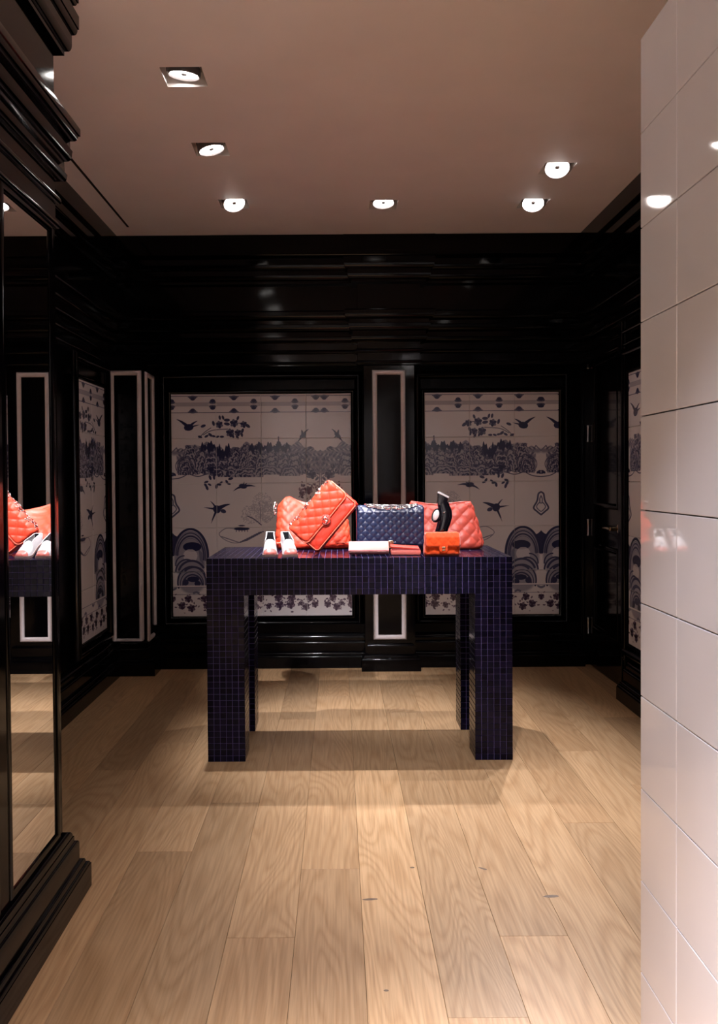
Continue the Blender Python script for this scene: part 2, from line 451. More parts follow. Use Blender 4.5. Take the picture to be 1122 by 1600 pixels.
MB().box(PX0 + 0.002, PX0 + 0.162, -0.55, PY1 - 0.002, 2.03, 2.0405).build('coping', WTILE, part, bevel=0.0015)

# ================================================================== BLUE AND WHITE TILE PICTURES
SC = 4
CW, CH = 236 * SC, 350 * SC
ink = np.zeros((CH, CW), np.float32)
red = np.zeros((CH, CW), np.float32)
VV, UU = np.mgrid[0:CH, 0:CW].astype(np.float32)
UU = (UU + .5) / SC; VV = (VV + .5) / SC
prng = np.random.default_rng(7)

def win(u0, u1, v0, v1):
    a, b = max(0, int(u0 * SC)), min(CW, int(u1 * SC) + 1)
    c, d = max(0, int(v0 * SC)), min(CH, int(v1 * SC) + 1)
    return slice(c, d), slice(a, b)
def put(w_, al, hue=None):
    ink[w_] = np.maximum(ink[w_], al)
    if hue is not None: red[w_] = np.where(al > 0.05, hue, red[w_])
def ell(u, v, ru, rv, rot=0, al=.9, hue=None, soft=.25):
    m_ = max(ru, rv) + 1
    w_ = win(u - m_, u + m_, v - m_, v + m_)
    if UU[w_].size == 0: return
    du, dv = UU[w_] - u, VV[w_] - v
    c, s_ = math.cos(R(rot)), math.sin(R(rot))
    a, b = du * c + dv * s_, -du * s_ + dv * c
    d = (np.sqrt((a / ru) ** 2 + (b / rv) ** 2) - 1) * min(ru, rv)
    put(w_, al * np.clip(.5 - d / soft / 2, 0, 1), hue)
def stroke(pts, wd=.6, al=.85, hue=None, taper=False):
    for k in range(len(pts) - 1):
        (a, b), (c, d) = pts[k], pts[k + 1]
        w0 = wd * (1 - k / (len(pts) - 1)) + .12 if taper else wd
        w1 = wd * (1 - (k + 1) / (len(pts) - 1)) + .12 if taper else wd
        w_ = win(min(a, c) - wd - 1, max(a, c) + wd + 1, min(b, d) - wd - 1, max(b, d) + wd + 1)
        if UU[w_].size == 0: continue
        L2 = (c - a) ** 2 + (d - b) ** 2 + 1e-6
        t = np.clip(((UU[w_] - a) * (c - a) + (VV[w_] - b) * (d - b)) / L2, 0, 1)
        ds = np.hypot(UU[w_] - a - t * (c - a), VV[w_] - b - t * (d - b)) - (w0 + (w1 - w0) * t)
        put(w_, al * np.clip(.5 - ds / .5, 0, 1), hue)
def curve(pts, n=14):
    """smooth curve through control points"""
    P = [pts[0]] + list(pts) + [pts[-1]]; out = []
    for i in range(1, len(P) - 2):
        p0, p1, p2, p3 = map(np.array, (P[i - 1], P[i], P[i + 1], P[i + 2]))
        for t in np.linspace(0, 1, n, endpoint=False):
            out.append(tuple(.5 * (2 * p1 + (p2 - p0) * t + (2 * p0 - 5 * p1 + 4 * p2 - p3) * t * t + (3 * p1 - p0 - 3 * p2 + p3) * t ** 3)))
    return out + [tuple(pts[-1])]
def leaf(u, v, ln, rot, al=.85, hue=None): ell(u, v, ln * 1.15, ln * .6, rot, al, hue)
def flower(u, v, r, al=.9, hue=None):
    for k in range(6):
        a = k * 60 + 20
        ell(u + .62 * r * math.cos(R(a)), v + .62 * r * math.sin(R(a)), r * .6, r * .45, a, al * (.7 + .3 * (k % 2)), hue)
    ell(u, v, r * .3, r * .3, 0, al, hue)
def bird(u, v, wings, tail, body=(5, 3, 20), al=.93):
    ell(u, v, body[0] * 1.15, body[1] * 1.25, body[2], al)
    for (x, y, wd) in wings:
        stroke(curve([(u, v), ((u * .45 + x * .55), (v * .45 + y * .55) - 1.2), (x, y)], 8), wd * 1.35, al, taper=True)
    for (x, y) in tail:
        stroke([(u, v), (x, y)], 1.9, al, taper=True)

# top border
for v_, w_ in ((3.3, .45), (29.0, .45)): stroke([(0, v_), (236, v_)], w_, .7)
stroke([(0, 16.2), (236, 16.2)], 2.6, .22); stroke([(0, 13.4), (236, 13.4)], .25, .4); stroke([(0, 18.8), (236, 18.8)], .25, .4)
for k in range(5):
    c = 34 + 64 * k
    if k == 3: c = 225.5
    if k > 3: continue
    for r, vv, sg in ((0, 4.5, 1), (0, 28, -1)):
        ell(c, vv + sg * 1.0, 5.6, 3.2, 0, .7); ell(c, vv + sg * 2.9, 3.6, 2.6, 0, .85)
        stroke([(c - 7, vv), (c + 7, vv)], .6, .8)
for c in (1, 65, 129, 193):
    for sg in (-1, 1):
        ell(c, 16.2 + sg * 3.4, 5.6, 2.6, 0, .65); ell(c, 16.2 + sg * 5.6, 3.9, 2.8, 0, .88)
        for t in (-1, 0, 1): ell(c + t * 3.2, 16.2 + sg * 3.0, .7, .7, 0, .95)
    ink[win(c - 7, c + 7, 15.6, 16.8)] = .1
# mountains: humps filled with contour lines
def hump(c, vb, wd, h, lines, phase=0., base=.35, lo=.15):
    w_ = win(c - wd, c + wd, vb - h, vb)
    u_, v_ = (UU[w_] - c) / wd, (vb - VV[w_]) / h
    wob = .10 * np.sin(UU[w_] * .55 + c) + .07 * np.sin(VV[w_] * .8 + c * 2) + .05 * np.sin(UU[w_] * 1.3 - VV[w_] * .9)
    d = np.sqrt(u_ ** 2 + (v_ + 0) ** 2 + 1e-6) + wob * .55
    s_ = .5 + .5 * np.cos((d * lines + phase) * 2 * PI)
    a = np.clip(lo + base * .4 + .62 * (s_ ** 1.8), 0, .9)
    edge = np.clip((1 - d) * wd * .8, 0, 1)
    ink[w_] = ink[w_] * (1 - edge) + a * edge
    rim = np.clip(1 - np.abs(1 - d) * wd * .9, 0, 1)
    put(w_, rim * .9)
w_ = win(8, 236, 70, 128)
top = 82 + 5 * np.sin(UU[w_] * .09) + 3 * np.sin(UU[w_] * .31)
band = np.clip((VV[w_] - top) * .8, 0, 1) * np.clip((124 + 2.2 * np.sin(UU[w_] * .2) + 1.3 * np.sin(UU[w_] * .53) - VV[w_]), 0, 1)
ink[w_] = np.maximum(ink[w_], band * (.45 + .3 * np.sin(UU[w_] * .9 + 3 * np.sin(VV[w_] * .35)) * (.5 + .5 * np.sin(VV[w_] * .8))))
def ridge(u0, u1, vt, vb, al=.93, seed=0.):
    """dark wooded ridge with a ragged top"""
    w_ = win(u0, u1, vt - 6, vb + 8)
    u_ = UU[w_]
    e = np.clip(np.minimum(u_ - u0, u1 - u_) / 5, 0, 1)
    tp = vb - (vb - vt) * e ** .5 * (.72 + .18 * np.sin(u_ * .42 + seed) + .10 * np.sin(u_ * 1.3 + 2 * seed))
    bt = vb + 3 * np.sin(u_ * .5 + seed * 3) + 2 * np.sin(u_ * 1.1)
    put(w_, al * np.clip((VV[w_] - tp) * 1.2, 0, 1) * np.clip((bt - VV[w_]) * .35, 0, 1))
ridge(44, 74, 72, 92, seed=1.); ridge(70, 96, 76, 104, seed=2.2)
for a in ((30, 124, 14, 46, 4.2), (47, 122, 11, 40, 3.5), (22, 126, 12, 30, 3.5), (62, 126, 15, 32, 4.), (82, 127, 16, 28, 4.), (100, 126, 15, 44, 4.6),
          (112, 126, 10, 40, 3.6), (126, 127, 15, 46, 5.), (92, 128, 20, 18, 3.4), (143, 127, 16, 36, 4.), (160, 127, 17, 34, 4.4), (177, 127, 16, 30, 4.2), (192, 126, 13, 34, 4),
          (118, 129, 26, 16, 3.5), (70, 129, 22, 14, 3.), (150, 129, 24, 15, 3.4), (184, 129, 16, 16, 3.2)):
    hump(a[0], a[1] + 2.2 * math.sin(a[0] * .7), *a[2:], phase=prng.uniform(0, 1))
ridge(46, 72, 73, 88, seed=1.); ridge(72, 92, 80, 98, .9, seed=2.2); ridge(120, 186, 74, 92, .95, seed=.4); ridge(108, 122, 78, 86, .8, seed=3.)
stroke([(167, 68), (167, 82)], .8, .95); ell(167, 76, 2.6, 1.2); ell(167, 80, 4.6, 1.6); ell(167, 84, 9, 2.6)
stroke([(134, 82), (137, 77), (140, 82)], 1.2, .9)
for u_, v_, r_ in ((196, 92, 8), (204, 100, 7), (214, 96, 7), (222, 104, 6), (210, 108, 8), (200, 110, 7), (186, 98, 8), (216, 86, 4), (226, 112, 7)):
    for k in range(7):
        ell(u_ + prng.normal(0, r_ * .5), v_ + prng.normal(0, r_ * .5), prng.uniform(1.5, 3.4), prng.uniform(.8, 1.8), prng.uniform(0, 180), prng.uniform(.35, .8))
stroke([(0, 92), (4, 88), (8, 84), (12, 92)], .8, .6); ell(5, 92, 6, 3.5, 0, .45, soft=2)
# birds
bird(27.5, 52, ((8.6, 39, 2.3), (41, 42, 1.9)), ((44, 48), (22, 57)), (6.5, 4.2, -8))
bird(205, 66, ((214, 56, 1.5), (203, 57, 1.6)), ((196, 77), (211, 70)), (5, 2.4, -40))
bird(111, 145, ((96, 152.5, 1.7), (130.5, 145.3, 1.7)), ((113, 138), (118, 140)), (5.5, 3, 10))
bird(70, 181, ((91, 173, 3.0), (60, 168, 1.2)), ((61, 203), (50, 178), (62, 198)), (5.6, 4.6, 60))
ell(80, 184, 4.5, 3.0, 20, .85)
# upper spray
for c in ([(43, 69), (52, 60), (62, 53)], [(50, 64), (64, 57), (88, 55)], [(98, 46), (108, 46), (118, 50)]): stroke(curve(c), .55, .75)
for a in ((75, 48, 5), (98, 46, 5.4), (113, 48, 4.6), (92, 61, 5.6), (104, 61, 4.6)): flower(*a)
for a in ((76, 37, 3, 80), (81, 37, 3, 70), (87, 41, 4, 0), (87, 47, 4, 10), (104, 38, 3, 110), (119, 50, 4, 35), (111, 58, 3.4, 110), (110, 64, 3, 80), (66, 46, 3.4, 75), (50, 50, 3.5, 160),
          (45, 67, 3, 20), (55, 66, 3, 150), (61, 64, 3.4, 40), (66, 66, 2.6, 10), (72, 67, 2.6, 160), (79, 67, 2.8, 0), (96, 66, 3, 60), (103, 68, 3, 60)): leaf(*a)
# left swirl and lower spray
for r in (4, 7, 10, 13):
    stroke([(20 + r * 1.05 * math.cos(t), 113 + r * math.sin(t)) for t in np.linspace(0, 2 * PI, 30)], .55, .75)
for c in ([(0, 133), (14, 131), (26, 124), (34, 112)], [(20, 116), (28, 125), (42, 129), (58, 124)], [(58, 115), (85, 113), (108, 114)]): stroke(curve(c), .7, .75)
for a in ((61, 118, 5.5), (66, 124, 5)): flower(*a)
ell(62, 118, 4, 3.6, 0, .95)
for a in ((38, 121, 3.2, 40), (3.6, 125.5, 3.4, 35), (50, 120, 3, 60), (78, 117, 3.2, 25), (87, 124, 3.4, 120), (88, 128, 3.2, 40), (92, 133, 3.4, -15), (75, 127, 3, 130), (86, 138, 3, 60), (89, 141, 2.6, 20),
          (54, 138, 3, 160), (53, 143, 3.2, 60), (55, 147, 3.4, 70), (59, 142, 2.6, 30), (70, 145, 3.2, 100), (74, 142, 3, 10), (77, 139, 2.4, 150), (60, 131, 3.4, 70), (66, 131, 3, 80), (73, 122, 3, 150)): leaf(*a)
# diamond ornament on the mirror line
stroke(curve([(0, 157), (4, 160), (5.4, 168), (7, 173), (11.5, 182), (6, 188), (0, 193)]), 1.3, .75)
stroke(curve([(0, 163), (2, 168), (2, 173), (5, 176)]), .9, .6); stroke(curve([(0, 188), (4, 185), (7, 180), (3, 174), (0, 175)]), .8, .6)
ell(3, 126.5, 3.6, 1.7, -30, .9)
# pale tree and pavilion
for k in range(520):
    a, r = prng.uniform(0, 2 * PI), math.sqrt(prng.uniform(0, 1))
    cu, cv, ru, rv = ((141, 172, 15, 17), (124, 190, 16, 15), (148, 185, 11, 18))[k % 3]
    u_, v_ = cu + ru * r * math.cos(a), cv + rv * r * math.sin(a)
    t = prng.uniform(0, PI)
    stroke([(u_ - 1.3 * math.cos(t), v_ - 1.3 * math.sin(t)), (u_ + 1.3 * math.cos(t), v_ + 1.3 * math.sin(t))], .3, .30)
stroke(curve([(139, 206), (128, 197), (118, 192)]), .8, .7); stroke(curve([(137, 204), (138, 190), (137, 172)]), .5, .5)
ell(108.5, 207, 5, 1.0); ell(108.5, 212, 12, 2.6, 0, .95)
for k in range(5): stroke([(100 + k * 4.4, 212), (100 + k * 4.4, 216.5)], .5, .8)
stroke(curve([(98, 212), (85, 211), (75, 217), (74, 222), (82, 229), (95, 234), (108, 233), (124, 226), (140, 217)]), .55, .5)
for k in range(9): stroke([(106 + 3.6 * k, 233 - 1.8 * k), (118 + 3 * k, 229.5 - 1.6 * k)], 1.0, .7)
for k in range(14): stroke([(76 + k * 2, 224 + k * .7), (79 + k * 2, 224.5 + k * .7)], .7, .45)
# the big shell scrolls at the lower left
ell(28, 256, 25, 40, 0, .38, soft=2); ell(30, 292, 22, 22, 0, .36, soft=2)
w_ = win(0, 17, 214, 258); vt = 217 + 6 * np.abs(np.sin(UU[w_] * .18))
put(w_, .9 * np.clip((VV[w_] - vt), 0, 1) * np.clip((13.5 - (VV[w_] - 216) * .33 - UU[w_]) * .8, 0, 1))
def arcs(cu, cv, ru, rv, a0, a1, wd, al=.85):
    stroke([(cu + ru * math.cos(R(t)), cv + rv * math.sin(R(t))) for t in np.linspace(a0, a1, 26)], wd, al)
for ru, rv, wd, al in ((27, 42, 1.8, .92), (25, 38.5, .7, .6), (23, 36, 1.1, .8), (20.5, 31, 1.3, .85), (18.5, 27.5, .5, .6)):
    arcs(28.5, 254, ru, rv, -178, 12, wd, al)
ell(31, 240, 14.5, 7.6, 0, .97); ell(29, 250, 10, 9.0, 10, 0, soft=1)
w_ = win(16, 46, 244, 262)
dd = ((UU[w_] - 28) / 11) ** 2 + ((VV[w_] - 254) / 10.5) ** 2
ink[w_] = np.where(dd < 1, ink[w_] * .25, ink[w_])
for t in range(8): stroke([(41 + t * .8, 243 + t), (43 + t * .8, 262 + t)], .5, .6)
for (cu, cv, ru, rv, a0, a1, wd) in ((22, 280, 17, 20, -175, -60, 1.3), (30, 283, 21, 21, -160, -30, 1.8), (33, 287, 17, 15, -140, -10, 1.8), (30, 296, 22, 25, -200, 10, 1.3),
                                     (30, 298, 18, 19, -190, 8, .8), (31, 300, 15, 16, -180, 5, 1.4), (18, 268, 13, 14, -185, -90, 1.1)):
    arcs(cu, cv, ru, rv, a0, a1, wd)
ell(32, 291, 9.5, 4.6, 0, .96); ell(20, 296, 5, 5, 0, .9); ell(39, 298, 5, 4.5, 0, .95); ell(29.5, 297, 3.5, 4.6, 15, 0)
ink[win(0, 60, 301.2, 303)] = 0
# axis vase at the right
for c in ([(231, 95), (231, 120), (230, 150)], [(231, 128), (222, 120), (212, 122)], [(231, 134), (224, 128), (216, 132)]): stroke(curve(c), .6, .55)
for k in range(26):
    u_, v_ = 214 + prng.normal(0, 8), 124 + prng.normal(0, 7)
    leaf(u_, v_, prng.uniform(1.6, 3), prng.uniform(0, 180), prng.uniform(.55, .9))
flower(219, 128, 5.5)
for k in range(34):
    u_, v_ = 212 + prng.normal(0, 9), 152 + prng.normal(0, 7)
    leaf(u_, v_, prng.uniform(1.2, 2.5), prng.uniform(0, 180), prng.uniform(.5, .85), .7)
flower(213, 152, 5.6, .9, .7); flower(203, 157, 4, .8, .7)
for k in range(90):
    u_, v_ = prng.uniform(200, 236), prng.uniform(205, 295)
    stroke([(u_, v_), (u_ + prng.uniform(-3, 3), v_ + prng.uniform(1, 4))], .5, .35)
# bottom border with sprigs
for v_ in (303.5, 315.2): stroke([(0, v_), (236, v_)], .4, .55)
for c in (1, 36.5, 65, 100, 129, 164, 193, 228):
    sg = 1 if c in (1, 65, 129, 193) else -1
    for t in range(5):
        ell(c + (t - 2) * 1.9, (305 if sg > 0 else 313.5) + sg * (2.2 - abs(t - 2) * .8), 1.4, 2, (t - 2) * 16, .6)
for k, (u_, v_, r_) in enumerate(((24, 322, 5), (49, 322, 5), (14, 333, 5), (29, 337, 5.2), (53, 333, 5), (75, 322, 5), (68, 336, 4.5), (96, 322, 5), (90, 334, 5), (108, 333, 5), (118, 322, 5), (137, 322, 5), (129, 336, 5),
                                    (164.5, 321.5, 5.2), (186, 321.5, 5.2), (214, 321, 5), (167, 332.5, 5.4), (184, 332.5, 5.4), (208, 336, 5), (222, 332, 4.6), (150, 334, 4), (0, 322, 4), (200, 330, 3))):
    flower(u_, v_, r_, .92, .55)
    for t in range(9):
        leaf(u_ + prng.normal(0, 6), v_ + prng.normal(0, 4.6), prng.uniform(1, 2.1), prng.uniform(0, 180), prng.uniform(.6, .9), .55)

def picture(name, cols, width_px):
    """unfold the drawn strip into one picture: cols maps a column position to the strip"""
    n = int(width_px * SC)
    x = np.array([cols((i + .5) / SC) for i in range(n)])
    idx = np.clip((x * SC).astype(int), 0, CW - 1)
    a, h = ink[:, idx], red[:, idx]
    base = np.array((0.87, 0.845, 0.86)); blue = np.array((0.155, 0.165, 0.30)); plum = np.array((0.25, 0.11, 0.18))
    ik = blue[None, None] * (1 - h[..., None]) + plum[None, None] * h[..., None]
    mott = 1 + .015 * np.sin(UU[:, :1] * .11)[..., None]
    rgb = base * mott * (1 - a[..., None]) + ik * a[..., None]
    px = np.ones((CH, n, 4), np.float32); px[..., :3] = rgb
    im = bpy.data.images.new(name, n, CH)
    im.pixels.foreach_set(px[::-1].ravel()); im.update(); im.pack()
    m = mat(name, (.7, .7, .7), 0.13, spec=0.5)
    N, L, b = nt(m)
    t = N.new('ShaderNodeTexImage'); t.image = im; t.extension = 'EXTEND'
    uvn = N.new('ShaderNodeUVMap'); L.new(uvn.outputs[0], t.inputs['Vector'])
    L.new(t.outputs['Color'], b.inputs['Base Color'])
    return m

JOINT = noisy(mat('pale_joint', (0.8, 0.77, 0.76), 0.7), 60, 0.05)
def mural(label, m, cols, rows, x0, x1, z0, z1, fn, seed):
    """framed picture made of glazed tiles; fn(u, z, h) gives the world point, u runs left to right as seen"""
    c = fn((x0 + x1) / 2, z0, 0)
    t = thing('tile_picture', label, 'tile picture', c, 'blue and white tile pictures')
    inv = Matrix.Translation(-Vector(c))
    tw, th = (x1 - x0) / cols, (z1 - z0) / rows
    rr = random.Random(seed)
    g_ = 0.0012
    mb = MB()
    mb.grid([[fn(x0, z0, -0.002), fn(x1, z0, -0.002)], [fn(x0, z1, -0.002), fn(x1, z1, -0.002)]])
    mb.grid([[fn(x0, z0, -0.018), fn(x1, z0, -0.018)], [fn(x0, z1, -0.018), fn(x1, z1, -0.018)]])
    mb.xf(inv).build('backing', JOINT, t)
    for i in range(cols):
        for j in range(rows):
            a0, a1, b0, b1 = x0 + i * tw + g_, x0 + (i + 1) * tw - g_, z0 + j * th + g_, z0 + (j + 1) * th - g_
            c_ = 0.0016
            dz = [rr.uniform(-0.0005, 0.0005) for _ in range(4)]
            P = [(a0, b0), (a1, b0), (a1, b1), (a0, b1)]
            Q = [(a0 + c_, b0 + c_), (a1 - c_, b0 + c_), (a1 - c_, b1 - c_), (a0 + c_, b1 - c_)]
            vs = [fn(*p, -0.002) for p in P] + [fn(*p, 0.0032) for p in P] + [fn(*q, 0.0045 + d) for q, d in zip(Q, dz)]
            pq = P + P + Q
            fs = [(0, 1, 5, 4), (1, 2, 6, 5), (2, 3, 7, 6), (3, 0, 4, 7), (4, 5, 9, 8), (5, 6, 10, 9), (6, 7, 11, 10), (7, 4, 8, 11), (8, 9, 10, 11)]
            me = bpy.data.meshes.new('tile')
            me.from_pydata([tuple(inv @ Vector(v)) for v in vs], [], fs)
            uv = me.uv_layers.new(name='UVMap')
            for lp in me.loops:
                p = pq[lp.vertex_index]
                uv.data[lp.index].uv = ((p[0] - x0) / (x1 - x0), (p[1] - z0) / (z1 - z0))
            me.materials.append(m)
            o = bpy.data.objects.new('tile', me); COL.objects.link(o); o.parent = t
    # black frame round the tiles
    f = frame_mould(x0 - 0.075, x1 + 0.075, z0 - 0.075, z1 + 0.14, 0.05, 0.03, fn)
    f.xf(inv).build('frame', LACQ, t, smooth=50)
    f2 = frame_mould(x0 - 0.026, x1 + 0.026, z0 - 0.026, z1 + 0.026, 0.0258, 0.014, fn)
    f2.xf(inv).build('inner_frame', LACQ, t, smooth=50)
    return t

foldA = lambda x: x if x <= 232 else 464 - x
mA = picture('tile_print_left', foldA, 280)
mB = picture('tile_print_right', lambda x: abs(181 - x), 209)
mC = picture('tile_print_side', lambda x: abs(125 - x), 126)
mD = picture('tile_print_side_right', lambda x: foldA(x + 2), 209)
ZB0, ZB1 = 0.304, 1.737
mural('wide blue and white tile picture on the back wall left of the white-framed pilaster', mA, 4, 5, -1.070, 0.087, ZB0, ZB1, lambda u, v, h: (u, 5.362 - h, v), 1)
mural('narrower blue and white tile picture on the back wall behind the right table leg', mB, 3, 5, 0.562, 1.424, ZB0, ZB1, lambda u, v, h: (u, 5.362 - h, v), 2)
mural('steeply foreshortened blue and white tile picture on the left wall beside the corner pilaster', mC, 2, 5, 4.445, 4.965, ZB0, ZB1, lambda u, v, h: (-1.392 + h, u, v), 3)
mural('blue and white tile picture on the right wall, half hidden by the white tiled partition', mD, 3, 5, -4.40, -3.535, ZB0, ZB1, lambda u, v, h: (1.542 - h, -u, v), 4)

# ================================================================== MIRRORED CABINET at the near left
CX, CYE = -0.777, 2.31
MIRX = -0.780
cab = thing('mirrored_cabinet', 'tall black lacquered cabinet with a narrow mirror and stepped mouldings, at the left edge', 'cabinet', (-1.05, 1.7, 0))
ci = Matrix.Translation((1.05, -1.7, 0))
def cb(mb, name, m, **k): return mb.xf(ci).build(name, m, cab, **k)
cb(MB().box(XL + 0.004, CX - 0.021, 0.9, CYE, 0.0, CEIL - 0.001), 'body', LACQ)
# face: stiles and rails around the mirror openings
face = MB()
my0, my1, mz0, mz1 = 1.955, 2.268, 0.225, 1.872
for y0, y1, z0, z1 in ((my1, CYE, 0.2, CEIL - 0.002), (1.86, my0, 0.2, CEIL - 0.002), (0.9, 1.60, 0.2, CEIL - 0.002), (my0, my1, 0.2, mz0), (my0, my1, mz1, CEIL - 0.002), (1.60, 1.86, 0.2, mz0), (1.60, 1.86, mz1, CEIL - 0.002)):
    face.box(CX - 0.022, CX, y0, y1, z0, z1)
cb(face, 'face_frame', LACQ)
o = cb(MB().box(MIRX - 0.003, MIRX, my0 + 0.0005, my1 - 0.0005, mz0 + 0.0005, mz1 - 0.0005), 'mirror', MIRROR); o['label'] = 'narrow upright mirror'
cb(MB().box(MIRX - 0.003, MIRX, 1.6005, 1.8595, mz0 + 0.0005, mz1 - 0.0005), 'mirror', MIRROR)
for y0, y1 in ((my0, my1), (1.60, 1.86)):
    cb(frame_mould(y0 - 0.022, y1 + 0.022, mz0 - 0.022, mz1 + 0.022, 0.022, 0.004, lambda u, v, h: (CX + h, u, v)), 'mirror_moulding', LACQ, smooth=50)
pth = [(CX + 0.002, 0.9), (CX + 0.002, CYE + 0.002), (XL + 0.01, CYE + 0.002)]
cb(moulding(MB(), pth, entab(CEIL - 0.001), [0.47, 1.24]), 'cornice', LACQ, smooth=40)
cb(moulding(MB(), pth, basep(), [0.47, 1.45]), 'plinth', LACQ, smooth=40)

# ================================================================== CEILING SPOTS
def spot(i, x, y, aim, watt, cone, blend, label, near=False):
    t = thing('ceiling_light', label, 'ceiling light', (x, y, CEIL), 'recessed square ceiling spots')
    h = HS - 0.0004
    d = 0.11
    mb = MB()
    P = [(-h, -h), (h, -h), (h, h), (-h, h)]
    mb.add([(*p, 0.0) for p in P] + [(*p, d) for p in P], [(0, 1, 5, 4), (1, 2, 6, 5), (2, 3, 7, 6), (3, 0, 4, 7), (4, 5, 6, 7)])
    mb.build('recess', RECESS, t)
    LZ = 0.055 if near else 0.022 if i in (0, 3) else 0.012
    dirv = (Vector(aim) - Vector((x, y, CEIL))).normalized()
    q = Vector((0, 0, -1)).rotation_difference(dirv).to_matrix().to_4x4()
    q = Matrix.Translation((0, 0, LZ)) @ q
    r = 0.060
    can = MB().lathe([(0.02, 0.05), (0.035, 0.045), (r, 0.01), (r, -0.016), (r - 0.004, -0.018), (r - 0.006, -0.014), (r - 0.009, -0.006), (r - 0.009, 0.004)], 28, q).build('lamp_can', CAN, t, smooth=40)
    MB().lathe([(r - 0.009, -0.004), (r - 0.010, -0.0055), (0.0135, -0.0075), (0.0135, -0.0045)], 28, q).build('lens', LENS, t, smooth=60)
    MB().lathe([(0.012, -0.002), (0.012, -0.012), (0.009, -0.015), (0.0, -0.0155)], 16, q).build('lamp_cap', CAN, t, smooth=40)
    for s in (-1, 1):
        MB().box(s * (r + 0.002) - 0.002, s * (r + 0.002) + 0.002, -0.008, 0.008, 0.02, 0.108).build('bracket', CAN, t)
    ld = bpy.data.lights.new('spot', 'SPOT')
    ld.energy = watt; ld.color = WARM; ld.spot_size = R(cone); ld.spot_blend = blend; ld.shadow_soft_size = 0.022
    lo = bpy.data.objects.new('lamp_beam', ld); COL.objects.link(lo); lo.parent = t
    lo.matrix_local = Matrix.Translation(Vector((0, 0, LZ)) + dirv * 0.03) @ Vector((0, 0, -1)).rotation_difference(dirv).to_matrix().to_4x4()
names = ['square recessed ceiling spot nearest the camera, with a tilted grey lamp showing its ring',
         'dazzling ceiling spot in the left row, second from the camera',
         'bright ceiling spot in the left row, nearest the back wall',
         'square ceiling spot in the middle, above the white-framed pilaster',
         'dazzling ceiling spot on the right, nearer of the two there',
         'round bright ceiling spot on the right, closest to the back wall']
for i, s in enumerate(SPOTS): spot(i, *s, names[i])
near_names = ['ceiling spot out of view above the left of the table front', 'ceiling spot out of view above the right of the table front', 'ceiling spot out of view over the open floor',
              'ceiling spot out of view grazing the tiled partition', 'added fill spot out of view, bouncing light off the near floor to the ceiling', 'added fill spot out of view aimed at the wide tile picture', 'added fill spot out of view aimed at the narrower tile picture', 'added fill spot out of view washing the left of the front wall', 'added fill spot out of view washing the right of the front wall']
for i, s in enumerate(SPOTS_NEAR): spot(i, *s, near_names[i], True)

# ================================================================== MOSAIC TABLE
NC, NR, ND, LEG = 49, 33, 22, 6
TP, TQ = 0.02625, 0.02604
TW, TH, TDp = NC * TP, NR * TQ, ND * TP
TX0, TY0 = -0.5555, 3.49
tab = thing('mosaic_table', 'dark navy mosaic tiled console table with square legs, carrying the bags', 'table', (TX0 + TW / 2, TY0 + TDp / 2, 0))
ti = Matrix.Translation((-(TX0 + TW / 2), -(TY0 + TDp / 2), 0))
E_ = 0.0022
AP = TH - 6 * TQ
LW, LD = LEG * TP, LEG * TP
topo = MB().box(TX0 + E_, TX0 + TW - E_, TY0 + E_, TY0 + TDp - E_, AP + E_, TH - E_).xf(ti).build('tabletop', GROUT, tab)
chip_hw, chip_hz = TP / 2 - 0.00085, TQ / 2 - 0.00085
def chip(a, b, th=E_ + 0.0004, c=0.0014):
    v = [(-a, -b, 0), (a, -b, 0), (a, b, 0), (-a, b, 0), (-a, -b, th - 0.0006), (a, -b, th - 0.0006), (a, b, th - 0.0006), (-a, b, th - 0.0006),
         (-a + c, -b + c, th), (a - c, -b + c, th), (a - c, b - c, th), (-a + c, b - c, th)]
    f = [(0, 1, 5, 4), (1, 2, 6, 5), (2, 3, 7, 6), (3, 0, 4, 7), (4, 5, 9, 8), (5, 6, 10, 9), (6, 7, 11, 10), (7, 4, 8, 11), (8, 9, 10, 11)]
    return v, f
def facing(nrm):
    return {'-y': Matrix.Rotation(PI / 2, 4, 'X'), '+y': Matrix.Rotation(-PI / 2, 4, 'X'), '+x': Matrix.Rotation(PI / 2, 4, 'Y'), '-x': Matrix.Rotation(-PI / 2, 4, 'Y'), '+z': Matrix.Identity(4)}[nrm]
rm = random.Random(3)
def chips(mb, nrm, pts):
    a, b = (chip_hz, chip_hw) if nrm in ('+x', '-x') else (chip_hw, chip_hz)
    if nrm == '+z': b = chip_hw
    v, f = chip(a, b)
    for p in pts:
        q = Matrix.Translation(p) @ facing(nrm) @ Matrix.Rotation(rm.uniform(-.012, .012), 4, 'X') @ Matrix.Rotation(rm.uniform(-.012, .012), 4, 'Y')
        mb.add([q @ Vector(p_) for p_ in v], f)
